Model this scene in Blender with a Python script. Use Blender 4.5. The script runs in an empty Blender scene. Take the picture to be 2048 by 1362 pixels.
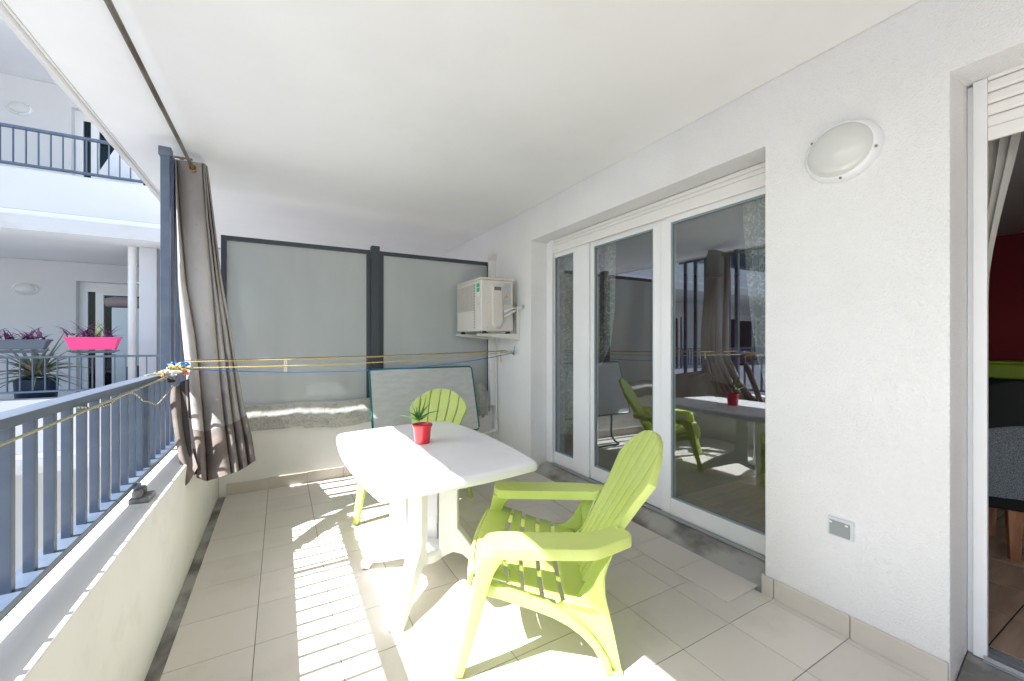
import bpy, bmesh, math, random
from mathutils import Vector, Matrix
random.seed(7)
R = math.radians
# ------------------------------------------------------------------ camera, sky, sun, exposure
sc = bpy.context.scene
FPX, HZ, YAW, CAMZ = 828.09, 682.85, math.atan2(1024 - 561.68, 828.09), 1.4
cd = bpy.data.cameras.new('camera'); cam = bpy.data.objects.new('camera', cd); sc.collection.objects.link(cam)
cam.location = (0, 0, CAMZ); cam.rotation_euler = (R(90), 0, -YAW)
cd.lens = FPX / 2048 * 36; cd.sensor_width = 36; cd.shift_y = (HZ - 681) / 2048; cd.clip_start = .02; cd.clip_end = 500
sc.camera = cam
SUN_EL, SUN_AZ = math.atan(1.133), 0.0          # the sun stands towards -X
w = bpy.data.worlds.new('World'); sc.world = w; w.use_nodes = True
nt = w.node_tree; bg = nt.nodes['Background']; sky = nt.nodes.new('ShaderNodeTexSky')
sky.sky_type = 'NISHITA'; sky.sun_disc = False; sky.sun_elevation = SUN_EL; sky.sun_rotation = R(270)
sky.air_density = 1.0; sky.dust_density = 1.5; sky.ozone_density = 1.0
nt.links.new(sky.outputs[0], bg.inputs[0]); bg.inputs[1].default_value = 0.07
sd = bpy.data.lights.new('sun', 'SUN'); so = bpy.data.objects.new('sun', sd); sc.collection.objects.link(so)
sd.energy = 3.1; sd.angle = R(.38); sd.color = (1, .99, .985)
sdir = Vector((math.cos(SUN_EL) * math.cos(SUN_AZ), math.cos(SUN_EL) * math.sin(SUN_AZ), -math.sin(SUN_EL)))
so.rotation_euler = sdir.to_track_quat('-Z', 'Y').to_euler()
sc.view_settings.view_transform = 'Standard'; sc.view_settings.look = 'None'
sc.view_settings.exposure = 2.46; sc.view_settings.gamma = 1
cy = sc.cycles
cy.max_bounces = 14; cy.diffuse_bounces = 9; cy.glossy_bounces = 6; cy.transmission_bounces = 8; cy.transparent_max_bounces = 16
cy.use_denoising = True; cy.caustics_reflective = False; cy.caustics_refractive = False; cy.sample_clamp_indirect = 8

# ------------------------------------------------------------------ helpers
SN, CS = math.sin(YAW), math.cos(YAW)
def ray(x, y):
    a = (x - 1024) / FPX; return Vector((SN + a * CS, CS - a * SN, (HZ - y) / FPX))
def atX(x, y, X): d = ray(x, y); t = X / d.x; return Vector((X, d.y * t, CAMZ + d.z * t))
def atY(x, y, Y): d = ray(x, y); t = Y / d.y; return Vector((d.x * t, Y, CAMZ + d.z * t))
def atZ(x, y, z): d = ray(x, y); t = (z - CAMZ) / d.z; return Vector((d.x * t, d.y * t, z))
def fz(X, Y): return .0144 * X - .00222 * Y
OFF = {}
class G:
    def __init__(s): s.v = []; s.f = []
    def add(s, vs, fs):
        n = len(s.v); s.v += [Vector(v) for v in vs]; s.f += [tuple(i + n for i in f) for f in fs]; return s
    def box(s, x0, x1, y0, y1, z0, z1, M=None):
        vs = [Vector((x, y, z)) for z in (z0, z1) for y in (y0, y1) for x in (x0, x1)]
        if M is not None: vs = [M @ v for v in vs]
        return s.add(vs, [(0, 2, 3, 1), (4, 5, 7, 6), (0, 1, 5, 4), (2, 6, 7, 3), (0, 4, 6, 2), (1, 3, 7, 5)])
    def prism(s, poly, a, b, ax='z'):
        """polygon extruded from a to b; poly is (x,y) for z, (y,z) for x, (x,z) for y"""
        mk = {'z': lambda p, h: (p[0], p[1], h), 'x': lambda p, h: (h, p[0], p[1]), 'y': lambda p, h: (p[0], h, p[1])}[ax]
        n = len(poly); vs = [mk(p, a) for p in poly] + [mk(p, b) for p in poly]
        return s.add(vs, [tuple(range(n))[::-1], tuple(range(n, 2 * n))] + [(i, (i + 1) % n, n + (i + 1) % n, n + i) for i in range(n)])
    def loft(s, rings, cap=True):
        n = len(rings[0]); vs = [p for r in rings for p in r]; fs = []
        for k in range(len(rings) - 1):
            for i in range(n): fs.append((k * n + i, k * n + (i + 1) % n, (k + 1) * n + (i + 1) % n, (k + 1) * n + i))
        if cap: fs += [tuple(range(n))[::-1], tuple(range((len(rings) - 1) * n, len(rings) * n))]
        return s.add(vs, fs)
    def grid(s, rows):
        n = len(rows[0]); vs = [p for r in rows for p in r]
        return s.add(vs, [(k * n + i, k * n + i + 1, (k + 1) * n + i + 1, (k + 1) * n + i) for k in range(len(rows) - 1) for i in range(n - 1)])
    def tube(s, pts, r, n=8, cap=True):
        pts = [Vector(p) for p in pts]; rings = []
        for i, p in enumerate(pts):
            d = (pts[min(i + 1, len(pts) - 1)] - pts[max(i - 1, 0)]).normalized()
            u = d.cross(Vector((.13, .21, 1)) if abs(d.z) < .9 else Vector((1, .1, 0))).normalized(); v = d.cross(u)
            rr = r[i] if isinstance(r, (list, tuple)) else r
            rings.append([p + (u * math.cos(t) + v * math.sin(t)) * rr for t in [2 * math.pi * k / n for k in range(n)]])
        return s.loft(rings, cap)
    def lathe(s, prof, c, n=24, axis='z', sx=1, sy=1):
        rings = []
        for r, h in prof:
            ring = []
            for k in range(n):
                t = 2 * math.pi * k / n; a, b = r * math.cos(t) * sx, r * math.sin(t) * sy
                ring.append(Vector(c) + {'z': Vector((a, b, h)), 'x': Vector((h, a, b)), 'y': Vector((a, h, b))}[axis])
            rings.append(ring)
        return s.loft(rings)
    def build(s, name, mat, parent=None, bevel=0, seg=2, smooth=0, solid=0, sub=0, local=False):
        me = bpy.data.meshes.new(name)
        off = Vector() if (parent is None or local) else OFF.get(parent.name, Vector())
        me.from_pydata([tuple(v - off) for v in s.v], [], s.f)
        bm = bmesh.new(); bm.from_mesh(me)
        if solid:
            bmesh.ops.recalc_face_normals(bm, faces=bm.faces[:]); bmesh.ops.solidify(bm, geom=bm.faces[:], thickness=solid)
        bmesh.ops.recalc_face_normals(bm, faces=bm.faces[:])
        if bevel:
            es = [e for e in bm.edges if len(e.link_faces) == 2 and e.calc_face_angle(0) > R(28)]
            bmesh.ops.bevel(bm, geom=es, offset=bevel, segments=seg, affect='EDGES', profile=.5, clamp_overlap=True)
        bm.to_mesh(me); bm.free()
        me.materials.append(mat)
        o = bpy.data.objects.new(name, me); sc.collection.objects.link(o)
        if smooth: me.shade_smooth(); me.set_sharp_from_angle(angle=R(smooth))
        if sub:
            m = o.modifiers.new('sub', 'SUBSURF'); m.levels = m.render_levels = sub
        if parent is not None: o.parent = parent; OFF[o.name] = OFF.get(parent.name, Vector())
        return o
def tag(o, label, cat, group=None, kind=None):
    if label: o['label'] = label
    if cat: o['category'] = cat
    if group: o['group'] = group
    if kind: o['kind'] = kind
    return o
def thing(name, label, cat, loc=(0, 0, 0), rz=0, group=None):
    o = bpy.data.objects.new(name, None); sc.collection.objects.link(o); o.location = loc; o.rotation_euler = (0, 0, rz)
    o.empty_display_size = .1; OFF[o.name] = Vector(loc) if not rz else Vector()
    return tag(o, label, cat, group)
def inst(o, loc, parent, rz=0):
    """a copy of piece o (mesh shared) at loc given in its parent's own space"""
    c = o.copy(); sc.collection.objects.link(c); c.parent = parent; c.location = loc
    if rz: c.rotation_euler = (0, 0, rz)
    return c
def copy_tree(o, parent=None):
    c = o.copy(); sc.collection.objects.link(c); c.parent = parent
    for ch in [x for x in bpy.data.objects if x.parent == o]: copy_tree(ch, c)
    return c
def chaikin(p, n=2, closed=True):
    p = [Vector(q) for q in p]
    for _ in range(n):
        q = []; m = len(p)
        for i in range(m if closed else m - 1):
            a, b = p[i], p[(i + 1) % m]; q += [a * .75 + b * .25, a * .25 + b * .75]
        p = q if closed else [p[0]] + q + [p[-1]]
    return p
def sstep(a, b, x): t = min(1, max(0, (x - a) / (b - a))); return t * t * (3 - 2 * t)
def interp(tab, t):
    for (a, va), (b, vb) in zip(tab, tab[1:]):
        if t <= b: k = (t - a) / (b - a) if b > a else 0; return va + (vb - va) * max(0, k)
    return tab[-1][1]

# ------------------------------------------------------------------ materials
def mat(name, col, rough=.5, metal=0, col2=None, nscale=5, nlo=.4, nhi=.6, bump=0, bscale=60, bdist=.002, rvar=0, coat=0, spec=.5, detail=4, stretch=None, bdetail=3):
    m = bpy.data.materials.new(name); m.use_nodes = True; n = m.node_tree.nodes; L = m.node_tree.links; b = n['Principled BSDF']
    b.inputs['Base Color'].default_value = (*col, 1); b.inputs['Roughness'].default_value = rough; b.inputs['Metallic'].default_value = metal
    b.inputs['Specular IOR Level'].default_value = spec
    if coat: b.inputs['Coat Weight'].default_value = coat; b.inputs['Coat Roughness'].default_value = .05
    tc = n.new('ShaderNodeTexCoord'); mp = n.new('ShaderNodeMapping'); L.new(tc.outputs['Object'], mp.inputs[0])
    if stretch: mp.inputs['Scale'].default_value = stretch
    if col2 is not None or rvar:
        t = n.new('ShaderNodeTexNoise'); t.inputs['Scale'].default_value = nscale; t.inputs['Detail'].default_value = detail; L.new(mp.outputs[0], t.inputs[0])
        r = n.new('ShaderNodeMapRange'); r.inputs[1].default_value = nlo; r.inputs[2].default_value = nhi; L.new(t.outputs[0], r.inputs[0])
        if col2 is not None:
            mx = n.new('ShaderNodeMix'); mx.data_type = 'RGBA'; mx.inputs[6].default_value = (*col, 1); mx.inputs[7].default_value = (*col2, 1)
            L.new(r.outputs[0], mx.inputs[0]); L.new(mx.outputs[2], b.inputs['Base Color'])
        if rvar:
            r2 = n.new('ShaderNodeMapRange'); r2.inputs[3].default_value = rough - rvar; r2.inputs[4].default_value = rough + rvar
            L.new(r.outputs[0], r2.inputs[0]); L.new(r2.outputs[0], b.inputs['Roughness'])
    if bump:
        t = n.new('ShaderNodeTexNoise'); t.inputs['Scale'].default_value = bscale; t.inputs['Detail'].default_value = bdetail; L.new(tc.outputs['Object'], t.inputs[0])
        bp = n.new('ShaderNodeBump'); bp.inputs['Strength'].default_value = bump; bp.inputs['Distance'].default_value = bdist
        L.new(t.outputs[0], bp.inputs['Height']); L.new(bp.outputs[0], b.inputs['Normal'])
    return m
MT = {}
MT['stucco'] = mat('stucco', (.79, .79, .79), .9, col2=(.755, .755, .755), nscale=1.3, bump=.8, bscale=120, bdist=.008, spec=.2)
MT['ceil'] = mat('ceiling paint', (.83, .83, .825), .9, col2=(.81, .81, .805), nscale=.8, bump=.12, bscale=40, bdist=.004, spec=.2)
MT['parapet'] = mat('parapet paint', (.75, .745, .72), .85, col2=(.70, .695, .67), nscale=2.2, nlo=.45, nhi=.75, bump=.1, bscale=50, bdist=.003, spec=.25)
MT['fascia'] = mat('slab edge paint', (.63, .62, .60), .85, col2=(.50, .45, .38), nscale=3.2, nlo=.56, nhi=.82, bump=.3, bscale=30, bdist=.006, stretch=(1, .5, 1))
MT['tile'] = mat('floor tile', (.66, .62, .565), .36, col2=(.645, .605, .55), nscale=1.5, nlo=.2, nhi=.8, rvar=.03, bump=.03, bscale=300, bdist=.0006)
def vary(m, amt):
    n = m.node_tree.nodes; L = m.node_tree.links; b = n['Principled BSDF']; src = b.inputs['Base Color'].links[0].from_socket
    oi = n.new('ShaderNodeObjectInfo'); mr = n.new('ShaderNodeMapRange'); mr.inputs[3].default_value = 1 - amt; mr.inputs[4].default_value = 1 + amt * .4; L.new(oi.outputs['Random'], mr.inputs[0])
    mx = n.new('ShaderNodeMix'); mx.data_type = 'RGBA'; mx.blend_type = 'MULTIPLY'; mx.inputs[0].default_value = 1; L.new(src, mx.inputs[6]); L.new(mr.outputs[0], mx.inputs[7]); L.new(mx.outputs[2], b.inputs['Base Color'])
def smudge(m, col, scale, lo, hi, amt, world=True):
    n = m.node_tree.nodes; L = m.node_tree.links; b = n['Principled BSDF']; src = b.inputs['Base Color'].links[0].from_socket
    g = n.new('ShaderNodeNewGeometry'); t = n.new('ShaderNodeTexNoise'); t.inputs['Scale'].default_value = scale; t.inputs['Detail'].default_value = 8; t.inputs['Roughness'].default_value = .65; L.new(g.outputs['Position'], t.inputs[0])
    mr = n.new('ShaderNodeMapRange'); mr.inputs[1].default_value = lo; mr.inputs[2].default_value = hi; mr.inputs[4].default_value = amt; L.new(t.outputs[0], mr.inputs[0])
    mx = n.new('ShaderNodeMix'); mx.data_type = 'RGBA'; mx.inputs[7].default_value = (*col, 1); L.new(mr.outputs[0], mx.inputs[0]); L.new(src, mx.inputs[6]); L.new(mx.outputs[2], b.inputs['Base Color'])
vary(MT['tile'], .05); smudge(MT['tile'], (.40, .36, .30), 2.3, .52, .75, .35)
smudge(MT['stucco'], (.60, .59, .56), 1.7, .55, .8, .25); smudge(MT['ceil'], (.66, .65, .62), .9, .45, .75, .30); smudge(MT['parapet'], (.50, .48, .42), 3.1, .56, .75, .35)
MT['skirt'] = mat('skirting tile', (.58, .54, .48), .35, col2=(.55, .51, .45), nscale=4, rvar=.05)
MT['grout'] = mat('grout', (.20, .18, .155), .9, col2=(.10, .085, .07), nscale=6, nlo=.5, nhi=.7)
MT['concrete'] = mat('bare concrete', (.38, .37, .35), .92, col2=(.15, .145, .135), nscale=4.5, nlo=.44, nhi=.60, bump=.5, bscale=45, bdist=.004, stretch=(1, .6, 1), detail=8)
MT['steel'] = mat('painted railing steel', (.082, .112, .165), .34, col2=(.12, .15, .19), nscale=9, nlo=.45, nhi=.75, rvar=.06, spec=.6, bump=.05, bscale=260, bdist=.0008)
MT['steeldk'] = mat('anthracite frame', (.045, .055, .068), .38, bump=.04, bscale=300, bdist=.0005)
MT['galv'] = mat('weathered steel tube', (.26, .235, .19), .42, metal=.6, col2=(.13, .10, .065), nscale=14, nlo=.4, nhi=.65, rvar=.1, stretch=(1, .25, 1))
MT['pvc'] = mat('white pvc', (.80, .81, .82), .32, col2=(.77, .78, .79), nscale=2, spec=.45)
MT['pvcw'] = mat('white shutter', (.77, .76, .74), .45)
MT['alu'] = mat('aluminium', (.55, .57, .59), .35, metal=.8)
MT['plastic_table'] = mat('white table plastic', (.84, .84, .85), .27, col2=(.81, .81, .82), nscale=3, bump=.04, bscale=35, bdist=.001)
MT['lime'] = mat('lime green plastic', (.54, .64, .155), .42, col2=(.585, .68, .21), nscale=5, nlo=.3, nhi=.75, bump=.03, bscale=220, bdist=.0006, rvar=.05)
MT['redpot'] = mat('red glazed ceramic', (.60, .014, .022), .12, coat=.5)
MT['soil'] = mat('soil', (.06, .05, .055), .95, bump=.8, bscale=120, bdist=.006, col2=(.12, .11, .12), nscale=90)
MT['aloe'] = mat('aloe leaf', (.07, .21, .045), .4, col2=(.13, .30, .09), nscale=120, nlo=.55, nhi=.7)
MT['agave'] = mat('agave leaf', (.13, .18, .12), .5, col2=(.24, .22, .15), nscale=7, nlo=.45, nhi=.75)
MT['agdry'] = mat('dry leaf', (.30, .18, .12), .7, col2=(.36, .25, .19), nscale=12)
MT['purple'] = mat('purple leaf', (.10, .025, .115), .45, col2=(.19, .06, .16), nscale=30)
MT['pinkleaf'] = mat('pink stem', (.50, .22, .24), .6)
MT['yelleaf'] = mat('yellow green leaf', (.36, .45, .10), .5)
MT['pinkpot'] = mat('pink plastic', (.85, .05, .22), .4)
MT['greypot'] = mat('grey plastic', (.085, .105, .135), .5)
MT['bluepot'] = mat('dark blue pot', (.012, .035, .07), .4)
MT['acwhite'] = mat('cream air conditioner paint', (.66, .63, .575), .42)
MT['recess_shade'] = mat('recess shade colour', (.20, .18, .16), .8)  # dark cream colour standing in for shade inside recesses and slots
MT['black'] = mat('black rubber', (.012, .012, .013), .7)
MT['brwhite'] = mat('white bracket paint', (.66, .66, .63), .45)
MT['green'] = mat('green sticker', (.01, .42, .19), .5)
MT['label'] = mat('printed label', (.55, .57, .58), .5, col2=(.34, .36, .38), nscale=160, nlo=.5, nhi=.56, stretch=(1, 1, 1.8))
MT['orange'] = mat('orange warning', (.85, .30, .01), .5)
MT['grmetal'] = mat('green table rim', (.0, .13, .11), .3)
MT['lampglass'] = mat('opal lamp glass', (.62, .63, .61), .10, spec=.6)
MT['screw'] = mat('screw', (.25, .24, .22), .35, metal=.8)
MT['socket'] = mat('socket plastic', (.62, .63, .65), .4)
MT['socketlid'] = mat('socket lid', (.27, .29, .30), .35)
MT['wood'] = mat('orange wood', (.42, .19, .09), .5, col2=(.28, .12, .055), nscale=8, stretch=(3, 3, .5))
MT['redwall'] = mat('dark red wall', (.24, .018, .026), .85)
MT['brfloor'] = mat('brown wood-look tile', (.50, .37, .27), .34, col2=(.40, .28, .20), nscale=6, stretch=(.5, 4, 1))
MT['darkseam'] = mat('dark joint', (.02, .017, .015), .8)
MT['inceil'] = mat('room ceiling', (.45, .45, .45), .9)
MT['blackcloth'] = mat('black fabric', (.008, .009, .010), .9)
MT['greycloth'] = mat('grey woven fabric', (.24, .27, .30), .95, col2=(.08, .095, .12), nscale=260, nlo=.4, nhi=.6, bump=.5, bscale=260, bdist=.002)
MT['limebox'] = mat('lime box', (.25, .36, .02), .5)
MT['white'] = mat('white plastic', (.75, .75, .74), .4)
MT['wcab'] = mat('pale blue cabinet', (.55, .63, .66), .4)
MT['roll'] = mat('mauve fabric', (.27, .22, .23), .9, bump=.3, bscale=40, bdist=.01)
MT['ground'] = mat('ground', (.27, .275, .285), .95, col2=(.23, .235, .245), nscale=.4)
MT['leaf'] = mat('tree foliage', (.045, .075, .025), .6, col2=(.08, .12, .04), nscale=3)
MT['bark'] = mat('bark', (.12, .09, .065), .9)
MT['render'] = mat('facade render', (.66, .66, .665), .9, col2=(.63, .63, .635), nscale=.7, bump=.3, bscale=120, bdist=.004)
MT['renderbelow'] = mat('facade render grey', (.62, .60, .57), .9)

smudge(MT['plastic_table'], (.66, .65, .62), 7, .56, .74, .35); smudge(MT['lime'], (.44, .50, .16), 9, .57, .74, .4)
def glassmat(name, ior, tint=(1, 1, 1), rough=0.0):
    m = bpy.data.materials.new(name); m.use_nodes = True; n = m.node_tree.nodes; L = m.node_tree.links; n.clear()
    o = n.new('ShaderNodeOutputMaterial'); mx = n.new('ShaderNodeMixShader'); t = n.new('ShaderNodeBsdfTransparent'); g = n.new('ShaderNodeBsdfGlossy'); f = n.new('ShaderNodeFresnel')
    f.inputs[0].default_value = ior; t.inputs[0].default_value = (*tint, 1); g.inputs['Roughness'].default_value = rough; g.inputs[0].default_value = (.93, .97, 1, 1)
    ge = n.new('ShaderNodeNewGeometry'); mi = n.new('ShaderNodeMix'); mi.inputs[2].default_value = ior; mi.inputs[3].default_value = 1 / ior
    L.new(ge.outputs['Backfacing'], mi.inputs[0]); L.new(mi.outputs[0], f.inputs[0])
    L.new(f.outputs[0], mx.inputs[0]); L.new(t.outputs[0], mx.inputs[1]); L.new(g.outputs[0], mx.inputs[2]); L.new(mx.outputs[0], o.inputs[0])
    return m
MT['glass'] = glassmat('double glazing', 2.3, (.90, .93, .93))
def frosted():
    m = bpy.data.materials.new('frosted laminated glass'); m.use_nodes = True; n = m.node_tree.nodes; L = m.node_tree.links; n.clear()
    o = n.new('ShaderNodeOutputMaterial'); mx = n.new('ShaderNodeMixShader'); m2 = n.new('ShaderNodeMixShader')
    d = n.new('ShaderNodeBsdfDiffuse'); t = n.new('ShaderNodeBsdfTranslucent'); g = n.new('ShaderNodeBsdfGlossy'); f = n.new('ShaderNodeFresnel')
    d.inputs[0].default_value = (.64, .685, .675, 1); t.inputs[0].default_value = (.80, .84, .83, 1); g.inputs['Roughness'].default_value = .02; f.inputs[0].default_value = 1.5
    mx.inputs[0].default_value = .38
    tc = n.new('ShaderNodeTexCoord'); mp = n.new('ShaderNodeMapping'); mp.inputs['Scale'].default_value = (1.6, 1, .5); L.new(tc.outputs['Object'], mp.inputs[0])
    t_ = n.new('ShaderNodeTexNoise'); t_.inputs['Scale'].default_value = 2.2; t_.inputs['Detail'].default_value = 7; L.new(mp.outputs[0], t_.inputs[0])
    cr = n.new('ShaderNodeValToRGB'); cr.color_ramp.elements[0].position = .3; cr.color_ramp.elements[0].color = (.60, .645, .635, 1); cr.color_ramp.elements[1].position = .75; cr.color_ramp.elements[1].color = (.72, .755, .745, 1)
    L.new(t_.outputs[0], cr.inputs[0]); L.new(cr.outputs[0], d.inputs[0])
    L.new(d.outputs[0], mx.inputs[1]); L.new(t.outputs[0], mx.inputs[2]); L.new(f.outputs[0], m2.inputs[0]); L.new(mx.outputs[0], m2.inputs[1]); L.new(g.outputs[0], m2.inputs[2]); L.new(m2.outputs[0], o.inputs[0])
    return m
MT['wglass'] = glassmat('window glass', 1.28, (.62, .70, .70))
MT['frost'] = frosted()
def curtainmat():
    m = mat('taupe curtain', (.27, .235, .215), .95, bump=.35, bscale=420, bdist=.001, spec=.15)
    n = m.node_tree.nodes; L = m.node_tree.links; b = n['Principled BSDF']
    tc = n.new('ShaderNodeTexCoord'); mp = n.new('ShaderNodeMapping'); mp.inputs['Scale'].default_value = (1, 1, .35); L.new(tc.outputs['Object'], mp.inputs[0])
    t = n.new('ShaderNodeTexNoise'); t.inputs['Scale'].default_value = 3.4; t.inputs['Detail'].default_value = 6; L.new(mp.outputs[0], t.inputs[0])
    c = n.new('ShaderNodeValToRGB'); c.color_ramp.elements[0].position = .40; c.color_ramp.elements[0].color = (.29, .27, .26, 1)
    c.color_ramp.elements[1].position = .64; c.color_ramp.elements[1].color = (.46, .44, .425, 1)
    L.new(t.outputs[0], c.inputs[0])
    t2 = n.new('ShaderNodeTexNoise'); t2.inputs['Scale'].default_value = 34; t2.inputs['Detail'].default_value = 7; L.new(tc.outputs['Object'], t2.inputs[0])
    r = n.new('ShaderNodeMapRange'); r.inputs[1].default_value = .66; r.inputs[2].default_value = .82; r.inputs[4].default_value = .45; L.new(t2.outputs[0], r.inputs[0])
    mx = n.new('ShaderNodeMix'); mx.data_type = 'RGBA'; mx.inputs[7].default_value = (.10, .085, .075, 1); L.new(r.outputs[0], mx.inputs[0]); L.new(c.outputs[0], mx.inputs[6]); L.new(mx.outputs[2], b.inputs['Base Color'])
    return m
MT['curtain'] = curtainmat()
MT['hem'] = mat('brown curtain hem', (.17, .142, .128), .95, col2=(.22, .19, .172), nscale=7, bump=.35, bscale=420, bdist=.001, spec=.15)
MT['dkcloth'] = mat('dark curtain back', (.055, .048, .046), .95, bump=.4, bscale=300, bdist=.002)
def oilcloth():
    m = mat('floral oilcloth', (.36, .36, .33), .22, spec=.6, bump=.5, bscale=14, bdist=.012)
    n = m.node_tree.nodes; L = m.node_tree.links; b = n['Principled BSDF']
    tc = n.new('ShaderNodeTexCoord')
    t = n.new('ShaderNodeTexNoise'); t.inputs['Scale'].default_value = 9; t.inputs['Detail'].default_value = 3; t.inputs['Distortion'].default_value = 3.5; L.new(tc.outputs['Object'], t.inputs[0])
    c = n.new('ShaderNodeValToRGB'); e = c.color_ramp.elements; e[0].position = .40; e[0].color = (.30, .305, .30, 1); e[1].position = .46; e[1].color = (.46, .46, .42, 1)
    for p, v in ((.51, .33), (.57, .45), (.63, .31)): q = e.new(p); q.color = (v, v, v * .94, 1)
    L.new(t.outputs[0], c.inputs[0]); L.new(c.outputs[0], b.inputs['Base Color'])
    return m
MT['oil'] = oilcloth()
def lace():
    m = bpy.data.materials.new('lace'); m.use_nodes = True; n = m.node_tree.nodes; L = m.node_tree.links; n.clear()
    o = n.new('ShaderNodeOutputMaterial'); mx = n.new('ShaderNodeMixShader'); t = n.new('ShaderNodeBsdfTransparent'); d = n.new('ShaderNodeBsdfDiffuse'); tl = n.new('ShaderNodeBsdfTranslucent'); ad = n.new('ShaderNodeMixShader'); ad.inputs[0].default_value = .4
    d.inputs[0].default_value = (.86, .87, .78, 1); tl.inputs[0].default_value = (.86, .87, .78, 1)
    tc = n.new('ShaderNodeTexCoord'); ns = n.new('ShaderNodeTexNoise'); ns.inputs['Scale'].default_value = 8; ns.inputs['Detail'].default_value = 1.5; ns.inputs['Distortion'].default_value = 2.2
    L.new(tc.outputs['Object'], ns.inputs[0])
    c = n.new('ShaderNodeValToRGB'); e = c.color_ramp.elements
    e[0].position = .44; e[0].color = (.40, .40, .40, 1); e[1].position = .475; e[1].color = (.88, .88, .88, 1)
    for p, v in ((.50, .42), (.57, .44), (.60, .9), (.65, .45)): q = e.new(p); q.color = (v, v, v, 1)
    L.new(ns.outputs[0], c.inputs[0]); L.new(c.outputs[0], mx.inputs[0])
    L.new(d.outputs[0], ad.inputs[1]); L.new(tl.outputs[0], ad.inputs[2]); L.new(t.outputs[0], mx.inputs[1]); L.new(ad.outputs[0], mx.inputs[2]); L.new(mx.outputs[0], o.inputs[0])
    return m
MT['lace'] = lace()
def ropemat(name, c1, c2, f=150):
    m = mat(name, c1, .6); n = m.node_tree.nodes; L = m.node_tree.links; b = n['Principled BSDF']
    tc = n.new('ShaderNodeTexCoord'); wv = n.new('ShaderNodeTexWave'); wv.inputs['Scale'].default_value = f / 10; wv.bands_direction = 'DIAGONAL'; L.new(tc.outputs['Object'], wv.inputs[0])
    c = n.new('ShaderNodeValToRGB'); c.color_ramp.interpolation = 'CONSTANT'; c.color_ramp.elements[0].color = (*c1, 1); c.color_ramp.elements[1].color = (*c2, 1); c.color_ramp.elements[1].position = .72
    L.new(wv.outputs['Fac'], c.inputs[0]); L.new(c.outputs[0], b.inputs['Base Color']); return m
MT['ropeg'] = ropemat('green and red cord', (.25, .42, .27), (.58, .22, .14), 260)
MT['ropey'] = ropemat('yellow braided cord', (.62, .47, .15), (.42, .30, .08), 300)
MT['ropeb'] = mat('blue twine', (.015, .17, .50), .5)
MT['wirec'] = ropemat('cream and black wire', (.55, .52, .36), (.06, .06, .05), 260)
MT['ropedark'] = mat('dark cord', (.10, .10, .11), .7)
def marble():
    m = mat('marbled table laminate', (.56, .57, .55), .25, bump=.05, bscale=60, bdist=.001); n = m.node_tree.nodes; L = m.node_tree.links; b = n['Principled BSDF']
    tc = n.new('ShaderNodeTexCoord'); mp = n.new('ShaderNodeMapping'); mp.inputs['Rotation'].default_value = (0, R(32), 0); mp.inputs['Scale'].default_value = (5, 5, 16); L.new(tc.outputs['Object'], mp.inputs[0])
    t = n.new('ShaderNodeTexNoise'); t.inputs['Scale'].default_value = 1.6; t.inputs['Detail'].default_value = 4; L.new(mp.outputs[0], t.inputs[0])
    c = n.new('ShaderNodeValToRGB'); c.color_ramp.elements[0].position = .35; c.color_ramp.elements[0].color = (.52, .53, .515, 1); c.color_ramp.elements[1].position = .65; c.color_ramp.elements[1].color = (.585, .595, .575, 1)
    L.new(t.outputs[0], c.inputs[0]); L.new(c.outputs[0], b.inputs['Base Color']); return m
MT['marble'] = marble()

# ------------------------------------------------------------------ balcony floor, tiles
WX, CZ, PX, BY = 2.30, 2.80, -.50, 4.61          # wall plane, ceiling height, parapet inner face, low wall face
floor = G().box(-.50, 2.62, -3.2, 4.62, -.22, -.011).build('floor', MT['concrete']); floor['kind'] = 'structure'
floor.rotation_euler = (-.00222, -.0144, 0)
gr = G().box(-.438, 2.285, -3.19, 4.60, -.0105, -.0032).build('grout', MT['grout'], floor)
TP, TX0, TY0 = .3365, -.442, 4.276 + .3365
def mktile(w, d, t=.0105, z=0):
    return G().box(0, w, 0, d, z - t, z).build('tile', MT['tile'], floor, bevel=.0012, seg=1)
g2 = .0017
proto = {}
def tile(x0, x1, y0, y1, z=0.0, t=.0095):
    key = (round(x1 - x0, 3), round(y1 - y0, 3), z)
    loc = (x0 + g2, y0 + g2, random.uniform(-.0004, .0004))
    if key not in proto:
        o = mktile(x1 - x0 - 2 * g2, y1 - y0 - 2 * g2, t, z); proto[key] = o; o.location = loc
    else: inst(proto[key], loc, floor)
for i in range(9):
    xa = TX0 + i * TP; xb = min(xa + TP, 2.288)
    for k in range(0, 23):
        yb = min(TY0 - k * TP, 4.602); ya = TY0 - (k + 1) * TP
        if yb < -2.9: continue
        tile(xa, xb, ya, yb)
# loose second layer along the door sill
yy = 1.345
while yy < 3.70:
    y1 = min(yy + .3365, 3.715); tile(2.045, 2.325, yy, y1, .0095, .0088); yy = y1
# sloped mortar sills before both doors
for (a, b) in ((1.302, 3.715), (-1.9, .578)):
    rows = []
    n = 24
    for j in range(n + 1):
        y = a + (b - a) * j / n; q = .004 * math.sin(j * 2.1) + .003 * math.sin(j * 5.3)
        rows.append([(2.30, y, .012), (2.33 + q, y, .03), (2.40, y, .062 + q), (2.47, y, .105 - q), (2.54, y, .118), (2.60, y, .118)])
    s_ = G().grid(rows).build('door_sill_mortar', MT['concrete'], smooth=50)
    tag(s_, 'stained grey mortar sill sloping up to the closed glass doors' if a > 0 else 'stained grey mortar sill below the open balcony door', 'door sill')

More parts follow.
